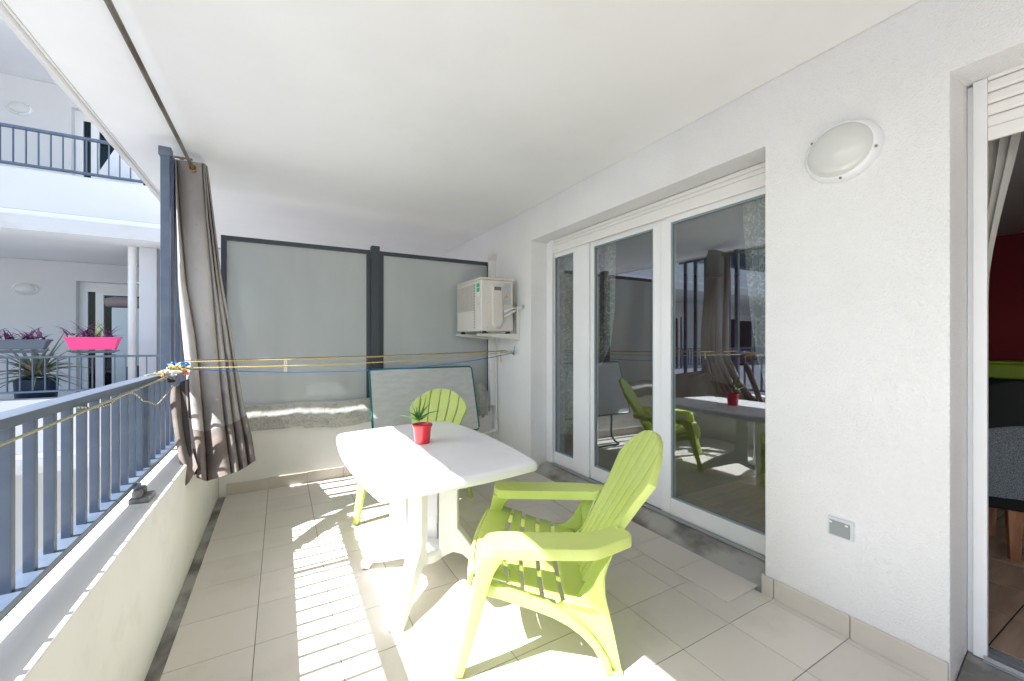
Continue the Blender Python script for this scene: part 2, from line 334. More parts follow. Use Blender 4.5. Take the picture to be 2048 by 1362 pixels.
# ------------------------------------------------------------------ house wall with two door openings
hw = G().prism([(-3.4, -.3), (-1.9, -.3), (-1.9, 2.463), (.583, 2.463), (.583, -.3), (1.297, -.3), (1.297, 2.463), (3.72, 2.463), (3.72, -.3), (7.6, -.3), (7.6, 3.05), (-3.4, 3.05)], WX, 2.62, 'x').build('house_wall', MT['stucco'], bevel=.007, seg=3, smooth=60)
tag(hw, 'white roughcast house wall with two tall door openings', 'wall')
def skirting(parent, pieces, h, mt=MT['skirt']):
    for (x0, x1, y0, y1, z0) in pieces:
        G().box(x0, x1, y0, y1, z0, z0 + h).build('skirting_tile', mt, parent, bevel=.0015, seg=1)
ps = [(y0, y1) for y0, y1 in ((.586, .905), (.909, 1.243), (1.247, 1.300))]
skirting(hw, [(2.288, 2.2995, a, b, fz(2.29, (a + b) / 2) - .004) for a, b in ps], .106)
G().box(2.2885, 2.345, 1.3005, 1.309, .02, .137).build('skirting_tile', MT['skirt'], hw, bevel=.0015, seg=1)
skirting(hw, [(2.288, 2.2995, a, b, .015) for a, b in ((3.725, 4.05), (4.054, 4.385), (4.389, 4.59))], .106)
skirting(hw, [(2.288, 2.2995, a, b, .03) for a, b in ((-3.3, -2.97), (-2.966, -2.63), (-2.626, -2.29), (-2.286, -1.91))], .106)
# wall behind the camera
ew = G().box(-.5, 2.295, -3.4, -3.2, -.3, 2.79).build('end_wall', MT['stucco']); tag(ew, 'white end wall of the balcony behind the viewer', 'wall')

# ------------------------------------------------------------------ ceiling slab over the balcony with drip edge
cs = G()
cs.box(-.995, 2.2985, -3.4, 7.55, CZ, 3.04)
cs.box(-1.055, -.997, -3.4, 7.55, CZ - .004, 3.04)
ceil = cs.build('ceiling_slab', MT['ceil'], bevel=.004, seg=1)
tag(ceil, 'smooth white concrete slab forming the balcony ceiling', 'ceiling')
dg = G().tube([(-1.018, y, CZ - .004) for y in (-3.4, 7.5)], .013, 10)
dg.build('drip_bead', MT['fascia'], ceil, smooth=60)
rows = []
for j in range(110):
    y = -3.4 + j * .1; q = .004 * math.sin(j * 1.7) + .003 * math.sin(j * .61 + 2)
    rows.append([(-1.060 + q * .5, y, 3.04), (-1.061 + q * .5, y, CZ + .01), (-1.054 + q, y, CZ - .006), (-1.03, y, CZ - .007)])
G().grid(rows).build('slab_edge', MT['fascia'], ceil, smooth=50)
rows = []

# the neighbour's half of the balcony beyond the partition
nf = G().box(-.499, 2.298, 4.865, 7.55, -.22, -.003).build('neighbour_floor', mat('neighbour floor darkened', (.17, .15, .145), .95)); nf['kind'] = 'structure'  # unseen floor, given an invented dark colour to dim the ceiling above it
# ------------------------------------------------------------------ parapet
pp = G().prism([(-.74, -.35), (-.50, -.35), (-.50, .648), (-.74, .66)], -3.2, 7.5, 'y').build('balcony_parapet', MT['parapet'], bevel=.006, seg=3, smooth=50)
tag(pp, 'low cream parapet wall under the steel railing', 'parapet')
cap = G().box(-.745, -.5, -3.2, 4.6, .6495, .6515)

# ------------------------------------------------------------------ railing
rl = thing('balcony_railing', 'grey blue steel railing with flat bars on the cream parapet', 'railing', (-.63, 0, .66))
G().box(-.665, -.597, -3.1, 3.60, 1.180, 1.209).build('top_rail', MT['steel'], rl, bevel=.0025)
G().box(-.665, -.595, -3.1, 4.58, .717, .741).build('bottom_rail', MT['steel'], rl, bevel=.002)
b0 = G().box(-.0125, .0125, -.010, .010, .0, .439).build('baluster', MT['steel'], rl, bevel=.001, seg=1, local=True)
ys = [1.949 + .1175 * k for k in range(-42, 15)]
for k, y in enumerate(ys):
    if y > 3.57: break
    loc = (-.629 + .63, y, .741 - .66)
    if k == 0: b0.location = loc
    else: inst(b0, loc, rl)
for y in (2.815, .35, -2.1):
    G().box(-.648, -.604, y, y + .04, .741, 1.18).build('railing_post', MT['steel'], rl, bevel=.002)
MT['clamp'] = mat('weathered clamp', (.12, .125, .135), .5, col2=(.19, .19, .19), nscale=30)
# fixing foot on the parapet
br = thing('railing_bracket', 'grey steel bracket bolting the railing down to the parapet', 'bracket', (-.57, 2.55, .65))
M = Matrix.Translation((-.572, 2.56, .65)) @ Matrix.Diagonal((.85, .8, .9, 1))
G().box(-.045, .045, -.07, .07, 0, .028, M).build('foot_plate', MT['clamp'], br, bevel=.005)
for dy in (-.032, .036): G().lathe([(.0, 0), (.021, 0), (.021, .018), (.017, .030), (.004, .034)], (-.572 - .01, 2.56 + dy, .678), 16).build('bolt_cap', MT['clamp'], br, smooth=40)
G().box(-.604, -.575, 2.555, 2.563, .678, .735).build('stay', MT['steel'], br, bevel=.002)

# tall slatted screen at the end of the railing
ts = thing('slat_screen', 'tall grey blue screen of upright slats behind the brown curtain', 'screen', (-.68, 3.6, .66))
G().box(-.712, -.662, 3.60, 3.648, .66, 2.70).build('corner_post', MT['steel'], ts, bevel=.002)
G().box(-.722, -.652, 3.590, 3.658, 2.66, 2.722).build('post_cap', MT['steel'], ts, bevel=.006)
s0 = G().box(-.0125, .0125, 0, .055, 0, 2.0).build('slat', MT['steel'], ts, bevel=.0015, seg=1, local=True)
for k, y in enumerate((3.715, 3.90, 4.085, 4.27, 4.455)):
    loc = (-.672 + .68, y - 3.6, 0)
    if k == 0: s0.location = loc
    else: inst(s0, loc, ts)
G().box(-.690, -.654, 3.649, 4.60, 2.661, 2.690).build('screen_top_rail', MT['steel'], ts, bevel=.002)
G().box(-.661, -.54, 3.605, 3.63, 2.668, 2.674).build('rod_bracket', MT['galv'], ts)
G().lathe([(.0, -.004), (.012, -.004), (.012, .004), (.0, .004)], (-.60, 3.617, 2.664), 12).build('bracket_bolt', MT['galv'], ts)

# curtain rod
rod = G().tube([(-.551, -3.2, 2.641), (-.551, 1.0, 2.642), (-.551, 4.0, 2.644)], .0118, 14).build('curtain_rod', MT['galv'], smooth=60)
tag(rod, 'weathered steel curtain rod running under the balcony ceiling', 'rod')

# ------------------------------------------------------------------ back wall, partition, oilcloth
bw = G().box(-.499, 2.298, BY, 4.86, -.2, .60).build('low_wall', MT['parapet'], bevel=.005)
tag(bw, 'low cream wall below the frosted glass partition', 'wall')
edges = [-.438, -.106, .2305, .567, .9035, 1.24, 1.5765, 1.913, 2.2495, 2.285]
skirting(bw, [(a + .0015, b - .0015, BY - .0105, BY - .0005, fz((a + b) / 2, BY) - .002) for a, b in zip(edges, edges[1:])], .106)
pt = thing('glass_partition', 'two frosted glass panels in anthracite frames dividing the balcony', 'partition', (.9, 4.68, .60))
PY = 4.68; k_ = PY / 4.6
xa, xb, xc, xd = -.477 * k_, .837 * k_, .925 * k_, 2.255 * k_
def zc(z): return CAMZ + (z - CAMZ) * k_
ztop, zbot = zc(2.372), .72
G().box(xb, xc, PY - .045, PY + .045, .60, zc(2.418)).build('middle_post', MT['steeldk'], pt, bevel=.004)
for (a, b) in ((xa, xb - .001), (xc + .001, xd)):
    f = G(); fw = .044
    f.box(a, a + fw, PY - .02, PY + .02, .60, ztop); f.box(b - fw, b, PY - .02, PY + .02, .60, ztop)
    f.box(a + fw + .0003, b - fw - .0003, PY - .0195, PY + .0195, ztop - fw, ztop - .0005); f.box(a + fw + .0003, b - fw - .0003, PY - .0195, PY + .0195, zbot - fw, zbot)
    fo = f.build('panel_frame', MT['steeldk'], pt, bevel=.002)
    G().box(a + fw - .005, b - fw + .005, PY - .006, PY + .006, zbot - .005, ztop - fw + .005).build('frosted_pane', MT['frost'], fo)
# floral oilcloth lying along the top of the low wall
from mathutils import noise as mn
rows = []
nx = 150
for i in range(nx + 1):
    x = -.46 + (2.24 + .46) * i / nx; row = []
    drop = .535 + .015 * mn.noise((x * 2.5, 4, 0)) + (.02 if x < .2 else 0)
    for j in range(15):
        t = j / 14; z = .79 + .02 * mn.noise((x * 3, 1, 0)) - (.79 - drop) * t
        y = 4.658 - .088 * min(1, t / .42) + .012 * sstep(.5, 1, t)
        cr = mn.noise((x * 7 + t * 3, t * 4, 3)) * .010 + mn.noise((x * 19 - t * 6, t * 11, 5)) * .006
        row.append((x, min(4.600, y + cr * (1.2 - .6 * t)), z + cr * .5))
    rows.append(row)
oc = G().grid(rows).build('floral_oilcloth', MT['oil'], smooth=70, solid=.003)
tag(oc, 'grey floral oilcloth draped along the low wall under the partition', 'tablecloth')
rows = []
for i in range(13):
    t = i / 12; x = 2.00 + .20 * t
    rows.append([(x, 4.60 - .02 * math.sin(math.pi * t), .84 + .05 * math.sin(math.pi * t)), (x + .01 * math.sin(i), 4.53 - .03 * math.sin(math.pi * t) + .012 * math.sin(i * 2.3), .77), (x, 4.50 + .014 * math.sin(i * 1.9), .66), (x, 4.52 + .012 * math.sin(i * 2.9), .56), (x, 4.56, .49 + .02 * math.sin(i * 1.3))])
pb = G().grid(rows).build('bunched_cloth', MT['oil'], smooth=70, solid=.004)
tag(pb, 'bunched end of floral cloth beside the leaning table', 'cloth')

# ------------------------------------------------------------------ door units
def door_unit(name, label, cat, X, jambs, panes, zb, zt, ztb, parent_group=None):
    """frame in the plane X; panes = list of (y0, y1)"""
    d = thing(name, label, cat, (X, sum(jambs) / 2, zb))
    return d
DX = 2.50
dr = thing('sliding_glass_door', 'white three-part glass door with lace curtains behind it', 'door', (DX, 2.5, .12))
fr = G()
fr.box(DX, DX + .09, 3.60, 3.719, .11, 2.46)                           # left jamb
fr.box(DX + .002, DX + .09, 1.30, 3.599, 2.36, 2.455)                  # head
fr.build('outer_frame', MT['pvc'], dr, bevel=.003)
G().box(DX - .022, DX - .0005, 3.575, 3.625, .125, 2.462).build('shutter_guide', MT['pvc'], dr, bevel=.002)
G().box(DX - .018, DX - .001, 1.30, 3.574, 2.315, 2.395).build('shutter_end_bar', MT['pvcw'], dr, bevel=.004)
for k in range(2): G().box(DX - .014, DX - .002, 1.30, 3.574, 2.397 + .032 * k, 2.427 + .032 * k).build('shutter_slat', MT['pvcw'], dr, bevel=.004)
G().lathe([(0, 0), (.009, 0), (.007, -.008), (0, -.009)], (DX - .018, 3.50, 2.345), 10, 'x').build('shutter_stop', MT['pvcw'], dr)
def leaf(y0, y1, X, fwl, fwr, parent=dr, z0=.128, z1=2.358, fb=.118, ft=.082, name='door_leaf'):
    f = G()
    f.box(X, X + .06, y1 - fwl, y1, z0, z1); f.box(X, X + .06, y0, y0 + fwr, z0, z1)
    f.box(X, X + .06, y0 + fwr + .0003, y1 - fwl - .0003, z0, z0 + fb); f.box(X, X + .06, y0 + fwr + .0003, y1 - fwl - .0003, z1 - ft, z1)
    o = f.build(name, MT['pvc'], parent, bevel=.004)
    a, b, c, e = y0 + fwr, y1 - fwl, z0 + fb, z1 - ft
    bd = G()
    for (p, q, r_, s_) in ((a, a + .014, c, e), (b - .014, b, c, e), (a + .0143, b - .0143, c, c + .014), (a + .0143, b - .0143, e - .014, e)):
        bd.box(X + .008, X + .024, p, q, r_, s_)
    bd.build('glazing_bead', MT['gasket'], o, bevel=.001, seg=1)
    G().box(X + .018, X + .022, a + .006, b - .006, c + .006, e - .006).build('pane', MT['glass'], o)
    return o
MT['gasket'] = mat('grey gasket', (.22, .27, .29), .5)
leaf(3.02, 3.598, DX + .004, .025, .235)
leaf(2.185, 3.012, DX + .018, .045, .085)
leaf(1.22, 2.178, DX + .004, .085, .08)
G().box(DX - .03, DX + .0, 1.30, 3.60, .118, .126).build('sill_track', MT['alu'], dr)
for k in range(2): G().box(DX - .022 + .013 * k, DX - .018 + .013 * k, 1.30, 3.60, .1262, .134).build('track_rib', MT['alu'], dr)
# right-hand open door: guide, shutter, sill
do = thing('open_balcony_door', 'open balcony doorway with white frame and half-raised roller shutter', 'door', (DX, .5, .12))
G().box(DX, DX + .06, .5385, .5825, .11, 2.455).build('door_jamb', MT['pvc'], do, bevel=.003)
G().box(DX - .02, DX - .0005, .5225, .5625, .115, 2.462).build('shutter_guide', MT['pvc'], do, bevel=.003)
G().box(DX + .02, DX + .10, -1.9, .531, 2.36, 2.455).build('door_head', MT['pvc'], do, bevel=.003)
for k in range(5):
    z0 = 2.262 + k * .047
    o = G().prism([(-.012, z0), (-.016, z0 + .010), (-.016, z0 + .036), (-.010, z0 + .0445), (-.004, z0 + .0445), (-.004, z0)], -1.88, .522, 'y')
    for v in o.v: v.x += DX
    o.build('shutter_slat', MT['pvcw'], do, bevel=.001, seg=1)
G().box(DX - .018, DX - .003, -1.88, .522, 2.207, 2.260).build('shutter_end_bar', MT['pvcw'], do, bevel=.003)
for k in range(3): G().box(DX - .03 + .035 * k, DX - .022 + .035 * k, -1.9, .53, .1185, .136).build('track_rib', MT['alu'], do)
G().box(DX - .035, DX + .10, -1.9, .53, .112, .1183).build('sill_track', MT['gasket'], do)

# ------------------------------------------------------------------ room behind the doors
rm = G()
rm.box(7.25, 7.4, -3.4, 5.2, .1, 2.75)
rm.box(2.615, 7.3, 5.0, 5.19, .1, 2.745)
rm.box(2.615, 7.3, -3.39, -3.3, .1, 2.745)
ro = rm.build('room_wall', MT['redwall']); tag(ro, 'dark red walls of the room behind the doors', 'wall')
rc = G().box(2.615, 7.26, -3.31, 5.01, 2.62, 2.74).build('room_ceiling', MT['inceil']); tag(rc, 'plain ceiling of the dark room', 'ceiling')
rf = G().box(2.605, 7.26, -3.31, 5.01, 0, .108).build('room_floor', MT['darkseam']); rf['kind'] = 'structure'
pl = None
for i in range(13):
    for j in range(13):
        x = 2.61 + i * .356; y = -2.3 + j * .356 
        if x > 7.0 or y > 4.6: continue
        if pl is None: pl = G().box(.002, .352, .002, .352, .1085, .116).build('floor_tile', MT['brfloor'], rf, bevel=.001, seg=1); pl.location = (x, y, 0)
        else: inst(pl, (x, y, 0), rf)
# chair just inside the open door
ic = thing('dining_chair', 'grey and black upholstered dining chair with wooden legs inside the open door', 'chair', (3.85, .95, .116), R(25))
for (x, y) in ((-.2, -.2), (.2, -.2), (-.2, .2), (.2, .2)):
    G().loft([[(x + a * r_, y + b * r_, z) for a, b in ((-1, -1), (1, -1), (1, 1), (-1, 1))] for z, r_ in ((0, .02), (.30, .032))]).build('leg', MT['wood'], ic, bevel=.003, local=True)
G().box(-.26, .26, -.26, .26, .30, .378).build('seat', MT['blackcloth'], ic, bevel=.02, local=True)
rows = [[Vector((-.25 - .05 * math.cos(t * 1.4), .27 * math.sin(t * 1.2) / .93, z)) for t in [(-1 + k / 5) for k in range(11)]] for z in (.38, .48, .58, .70, .80)]
G().grid(rows).build('backrest', MT['greycloth'], ic, solid=.05, smooth=60, local=True)
cv = thing('black_backrest', 'black upper backrest of the dining chair inside the door', 'cloth', (3.55, .78, .8))
rows = [[Vector((3.66 + .02 * math.sin(k) + .12 * (z - .8), .42 + .085 * k, z + (.03 * math.sin(k * .9)))) for k in range(9)] for z in (.90, .96, 1.02, 1.10, 1.15)]  # black sheet standing in for the chair's dark upper backrest
G().grid(rows).build('fabric', MT['blackcloth'], cv, solid=.06, smooth=60)
sb = thing('sideboard', 'dark sideboard against the red wall inside the room', 'sideboard', (6.6, 1.4, .116))
G().box(6.2, 7.1, .3, 3.0, .2, 1.03).build('cabinet', MT['blackcloth'], sb, bevel=.01)
gb = thing('lime_tub', 'lime green storage tub standing in the dark room', 'tub', (6.3, 1.2, 1.03))
G().loft([[(6.22 + a * s_, 1.35 + b * s_ * 1.9, z) for a, b in ((0, -.5), (.6, -.5), (.6, .5), (0, .5))] for z, s_ in ((1.0311, .5), (1.18, .56))]).build('tub_body', MT['limebox'], gb, bevel=.02)
G().box(6.2, 6.62, .75, 1.95, 1.18, 1.205).build('tub_lid', MT['limebox'], gb, bevel=.008)
# interior curtains
ct = thing('voile_curtain', 'plain grey voile curtain gathered at the open door', 'curtain', (2.7, .55, 2.4))
rows = []
for j, (px, py) in enumerate(((2046, 225), (2040, 270), (2028, 320), (2012, 380), (1997, 440), (1984, 500), (1977, 545), (1974, 600))):
    v = atX(px, py, 2.68); rows.append([Vector((2.68 + .012 * math.sin(k * 1.9), .62 + (v.y - .62) * k / 14, v.z)) for k in range(15)])
G().grid(rows).build('voile', mat('voile', (.50, .49, .46), .9), ct, smooth=60, solid=.001)
LX = 2.68
def lace_curtain(label, edge_in, edge_out, n=26):
    """edges as lists of (Y, z) from rail to tail"""
    c = thing('lace_curtain', label, 'curtain', (LX, edge_in[0][0], 2.5), group='lace curtains behind the glass door')
    rows = []
    for j in range(len(edge_in)):
        (ya, za), (yb, zb) = edge_in[j], edge_out[j]
        rows.append([Vector((LX + .022 * math.sin(k * 1.25 + j * .2), ya + (yb - ya) * k / n, za + (zb - za) * k / n)) for k in range(n + 1)])
    G().grid(rows).build('lace_panel', MT['lace'], c, smooth=60); return c
def LY(px, py): v = atX(px, py, LX); return (v.y, v.z)
lace_curtain('cream lace curtain tied back at the left of the glass door', [LY(1098, 470), LY(1096, 540), LY(1092, 620), LY(1090, 690), LY(1096, 735), LY(1112, 765), LY(1104, 800), LY(1108, 835), LY(1112, 868)],
             [LY(1228, 420), LY(1228, 540), LY(1226, 620), LY(1218, 690), LY(1200, 730), LY(1160, 765), LY(1160, 800), LY(1150, 835), LY(1130, 868)])
lace_curtain('cream lace curtain hanging at the right end of the glass door', [LY(1484, 375), LY(1486, 450), LY(1492, 560), LY(1500, 640), LY(1512, 720), LY(1530, 780), LY(1545, 840)],
             [LY(1600, 375), LY(1600, 450), LY(1600, 560), LY(1600, 640), LY(1602, 720), LY(1604, 780), LY(1606, 840)])

# ------------------------------------------------------------------ bulkhead lamps and socket
def bulkhead(label, c, axis, sx=.152, sz=.137):
    """oval wall lamp; axis 'x' faces -X, 'y' faces -Y"""
    t = thing('wall_lamp', label, 'lamp', c, group='oval bulkhead wall lamps')
    prof = [(0.0, 0), (1.0, 0), (1.0, .012), (.97, .028), (.90, .040), (.865, .043)]
    prof = [(r_, -h) for r_, h in prof]
    G().lathe(prof, c, 48, axis, sx, sz).build('lamp_rim', MT['pvc'], t, smooth=40)
    dm = [(.865 * math.cos(a), -(.036 + .058 * math.sin(a))) for a in [k * math.pi / 2 / 8 for k in range(8)]] + [(.001, -.094)]
    G().lathe(dm, c, 48, axis, sx, sz).build('lamp_glass', MT['lampglass'], t, smooth=60)
    for a in (R(38), R(195), R(268)):
        r_ = .935; p = Vector(c) + (Vector((-.036, r_ * sx * math.cos(a), r_ * sz * math.sin(a))) if axis == 'x' else Vector((r_ * sx * math.cos(a), -.036, r_ * sz * math.sin(a))))
        G().lathe([(0, 0), (.006, 0), (.005, -.006), (0, -.006)], p, 8, axis).build('lamp_screw', MT['screw'], t)
bulkhead('oval opal lamp on the rough wall between the two doors', (WX, .938, 2.285), 'x')
sk = thing('outdoor_socket', 'grey outdoor power socket with hinged lid low on the white wall', 'socket', (WX, .945, .52))
G().box(WX - .010, WX, .893, .996, .478, .566).build('socket_plate', MT['socket'], sk, bevel=.003)
G().box(WX - .017, WX - .0102, .906, .987, .486, .553).build('socket_lid', MT['socketlid'], sk, bevel=.003)
for y in (.912, .975): G().box(WX - .019, WX - .0172, y, y + .011, .541, .549).build('lid_hinge', MT['white'], sk)
for y, z in ((4.18, 1.62),):
    pass

# ------------------------------------------------------------------ air conditioner on its bracket
ax0, ax1, ay0, ay1, az0, az1 = 1.825, 2.205, 3.925, 4.60, 1.510, 2.075
ac = thing('air_conditioner', 'cream outdoor air conditioner unit on a wall bracket beside the partition', 'air conditioner', ((ax0 + ax1) / 2, 4.25, az0))
G().box(ax0, ax1, ay0, ay1, az0, az1 - .022).build('casing', MT['acwhite'], ac, bevel=.012, seg=3, smooth=50)
G().box(ax0 - .006, ax1 + .004, ay0 - .005, ay1 + .004, az1 - .0215, az1).build('top_cover', MT['acwhite'], ac, bevel=.006)
gy0, gy1, gz0, gz1 = ay0 + .145, ay1 - .012, az0 + .025, az1 - .055
gp = G().box(ax0 - .004, ax0 - .0005, gy0, gy1, gz0, gz1).build('grille_panel', MT['acwhite'], ac, bevel=.001)
for (a, b) in ((.42, .99),):
    G().box(ax0 - .0055, ax0 - .0042, gy0 + .045, gy1 - .012, gz0 + (gz1 - gz0) * a, gz0 + (gz1 - gz0) * b).build('grille_shade', MT['recess_shade'], gp)
    for k in range(30):
        z = gz0 + (gz1 - gz0) * (a + (b - a) * (k + .5) / 30)
        G().box(ax0 - .009, ax0 - .0057, gy0 + .045, gy1 - .012, z - .0028, z + .0028).build('grille_bar', MT['acwhite'], gp)
for k in range(7):
    y = gy0 + .06 + k * (gy1 - gy0 - .09) / 6
    G().box(ax0 - .011, ax0 - .0092, y - .002, y + .002, gz0 + (gz1 - gz0) * .42, gz0 + (gz1 - gz0) * .99).build('grille_wire', MT['acwhite'], gp)
for k in range(16):
    z = gz0 + .015 + k * (gz1 - gz0 - .03) / 15
    G().box(ax0 - .0052, ax0 - .0042, gy0 + .012, gy0 + .034, z - .009, z + .009).build('side_slot_shade', MT['recess_shade'], gp)
G().box(ax0 - .0015, ax0 - .0003, ay0 + .045, ay0 + .115, az1 - .150, az1 - .060).build('green_sticker', MT['green'], ac)
G().box(ax0 - .0022, ax0 - .0016, ay0 + .045, ay0 + .115, az1 - .108, az1 - .101).build('sticker_stripe', MT['white'], ac)
G().box(ax0 - .0015, ax0 - .0003, ay0 + .045, ay0 + .115, az1 - .195, az1 - .151).build('white_sticker', MT['white'], ac)
G().box(ax0 - .0015, ax0 - .0003, ay0 + .055, ay0 + .08, az1 - .29, az1 - .262).build('small_sticker', MT['label'], ac)
# service cover with grip on the side facing us
cov = [(ax0 + .115, az1 - .065), (ax0 + .225, az1 - .065), (ax0 + .238, az1 - .20), (ax0 + .243, az0 + .07), (ax0 + .215, az0 + .025), (ax0 + .155, az0 + .025), (ax0 + .12, az0 + .07)]
rings = [[Vector((x, ay0 - d, z)) for x, z in [((px_ - (ax0 + .18)) * s_ + ax0 + .18, (pz_ - 1.79) * s_ + 1.79) for px_, pz_ in cov]] for d, s_ in ((0, 1), (.022, .97), (.034, .90))]
G().loft(rings).build('service_cover', MT['acwhite'], ac, bevel=.003)
G().box(ax0 + .135, ax0 + .215, ay0 - .0355, ay0 - .0342, az1 - .135, az1 - .098).build('grip_shade', MT['recess_shade'], ac)  # dark plate laid on the cover as the shade in the grip
G().box(ax0 + .272, ax0 + .35, ay0 - .0015, ay0 - .0003, az1 - .28, az1 - .045).build('rating_label', MT['label'], ac)
G().prism([(ax0 + .280, az1 - .205), (ax0 + .315, az1 - .205), (ax0 + .2975, az1 - .168)], ay0 - .0022, ay0 - .0016, 'y').build('warning_triangle', MT['orange'], ac)
for x, z in ((ax0 + .05, az1 - .07), (ax0 + .08, az0 + .30), (ax0 + .07, az0 + .03), (ax0 + .3, az0 + .03)):
    G().lathe([(0, 0), (.004, 0), (.003, -.003), (0, -.003)], (x, ay0, z), 8, 'y').build('casing_screw', MT['screw'], ac)
G().box(ax0 + .255, ax0 + .262, ay0 - .016, ay0 - .0002, az0 + .10, az0 + .23).build('valve_flange', MT['acwhite'], ac)
for dz in (0, .055):
    p = [(ax0 + .262, ay0 - .012, az0 + .15 + dz), (ax0 + .30, ay0 - .03, az0 + .175 + dz * .9), (ax0 + .35, ay0 - .025, az0 + .205 + dz * .8), (ax0 + .41, ay0 + .02, az0 + .225 + dz * .6), (ax0 + .44, ay0 + .06, az0 + .225 + dz * .4)]
    G().tube(chaikin(p, 2, False), .0135, 10).build('insulated_pipe', MT['white'], ac, smooth=60)
for x, y in ((ax0 + .05, ay0 + .03), (ax1 - .05, ay0 + .03), (ax0 + .05, ay1 - .06), (ax1 - .05, ay1 - .06)):
    G().loft([[(x + a * r_, y + b * r_, z) for a, b in ((-1, -1), (1, -1), (1, 1), (-1, 1))] for z, r_ in ((az0 - .026, .024), (az0 - .001, .014))]).build('rubber_foot', MT['black'], ac, bevel=.002)
bk = thing('wall_bracket', 'white steel bracket carrying the air conditioner', 'bracket', (2.2, 4.2, 1.4))
for y in (ay0 + .03, ay1 - .06):
    G().prism([(1.79, az0 - .027), (2.295, az0 - .027), (2.295, az0 - .095), (1.79, az0 - .045)], y - .018, y + .018, 'y').build('bracket_arm', MT['brwhite'], bk, bevel=.002)
    G().box(2.262, 2.297, y - .0185, y + .0185, az0 - .10, az0 + .27).build('bracket_upright', MT['brwhite'], bk, bevel=.002)
G().box(2.268, 2.299, 3.86, 4.60, az0 + .235, az0 + .275).build('bracket_rail', MT['brwhite'], bk, bevel=.003)
G().box(2.283, 2.2995, 3.845, 3.875, az0 + .25, az0 + .285).build('rail_end', MT['alu'], bk)
# duct and drain pipe
du = thing('pipe_duct', 'white plastic duct rising behind the air conditioner', 'duct', (2.28, 4.55, 2.2))
G().box(2.225, 2.298, 4.515, 4.595, .62, 2.40).build('duct_channel', MT['pvcw'], du, bevel=.004)
G().loft([[(2.215 + .02 * t, 4.505 + 0 * t, 2.385 + .07 * t), (2.2985, 4.505, 2.385 + .07 * t), (2.2985, 4.602, 2.385 + .09 * t), (2.215 + .02 * t, 4.602, 2.385 + .09 * t)] for t in (0, .5, 1)]).build('duct_elbow', MT['acwhite'], du, bevel=.008)
dp = thing('drain_pipe', 'thin grey drain pipe running down beside the partition', 'pipe', (2.27, 4.46, 1))
G().tube(chaikin([(2.18, 4.30, 1.47), (2.2, 4.36, 1.43), (2.262, 4.455, 1.38), (2.272, 4.46, 1.30), (2.274, 4.465, .9), (2.272, 4.46, .42), (2.27, 4.45, .33)], 2, False), .0115, 10).build('pipe', MT['brwhite'], dp, smooth=60)
G().tube([(2.272, 4.46, .45), (2.272, 4.46, .30)], .021, 12).build('pipe_joint', MT['white'], dp, smooth=60)
G().tube(chaikin([(2.272, 4.455, .34), (2.20, 4.44, .33), (2.10, 4.45, .30), (2.04, 4.5, .26)], 2, False), .018, 10).build('elbow', MT['white'], dp, smooth=60)

# ------------------------------------------------------------------ wall rail for the washing lines
wr = thing('line_rail', 'short perforated metal rail screwed to the wall holding the washing lines', 'rail', (2.29, 4.1, 1.28))
G().box(2.284, 2.2995, 3.97, 4.40, 1.262, 1.304).build('rail_body', MT['brwhite'], wr, bevel=.002)
for y in (4.03, 4.10, 4.22, 4.32): G().lathe([(0, 0), (.006, 0), (.006, -.004), (0, -.004)], (2.284, y, 1.283), 8, 'x').build('rail_screw', MT['screw'], wr)

# ------------------------------------------------------------------ ropes
def sag(a, b, d, n=24):
    a, b = Vector(a), Vector(b); return [a.lerp(b, i / n) + Vector((0, 0, -d * 4 * (i / n) * (1 - i / n))) for i in range(n + 1)]
KN = Vector((-.575, 3.43, 1.225))
lines = thing('washing_lines', 'yellow and blue washing lines stretched across the balcony', 'washing line', KN)
G().tube(sag(KN, (2.28, 4.08, 1.285), .035), .0042, 8).build('yellow_line', MT['ropey'], lines, smooth=60)
G().tube(sag(KN + Vector((.0, .12, .035)), (2.28, 4.22, 1.29), .012), .0045, 8).build('yellow_line', MT['ropey'], lines, smooth=60)
G().tube(sag(KN + Vector((.0, .15, .045)), (2.28, 4.25, 1.294), .011), .0028, 8).build('dark_line', MT['ropedark'], lines, smooth=60)
G().tube(sag(KN + Vector((0, 0, -.004)), (2.275, 4.06, 1.27), .095), .0034, 8).build('blue_line', MT['ropeb'], lines, smooth=60)
G().tube(chaikin([(2.28, 4.06, 1.27), (2.26, 4.0, 1.30), (2.255, 3.99, 1.33), (2.25, 3.96, 1.35)], 2, False), .003, 6).build('blue_end', MT['ropeb'], lines)
def knot(c, r_, n, th, m, name, parent, sd_, flat=1.0):
    rnd = random.Random(sd_); p = []
    for i in range(n): p.append(Vector(c) + Vector((rnd.gauss(0, r_), rnd.gauss(0, r_) * 1.4, rnd.gauss(0, r_ * .55) * flat)))
    G().tube(chaikin(p, 2, False), th, 6).build(name, m, parent, smooth=60)
knot((2.27, 4.07, 1.275), .012, 16, .0035, MT['ropey'], 'knot', lines, 3)
knot((2.265, 4.04, 1.262), .012, 12, .003, MT['ropeb'], 'knot', lines, 4)
G().tube(chaikin([(2.27, 4.33, 1.28), (2.268, 4.34, 1.22), (2.27, 4.335, 1.15)], 2, False), .005, 6).build('yellow_end', MT['ropey'], lines)
kt = thing('knotted_cords', 'tangle of blue, yellow and red cord tied round the end of the top rail', 'rope', (-.62, 3.4, 1.2))
knot(KN + Vector((-.02, .02, .012)), .028, 80, .0042, MT['ropeb'], 'blue_cord', kt, 11)
knot(KN + Vector((-.01, -.06, .0)), .026, 60, .0045, MT['ropey'], 'yellow_cord', kt, 12)
knot((-.62, 3.25, 1.20), .030, 50, .004, mat('pale cord', (.6, .6, .56), .7), 'pale_cord', kt, 13)
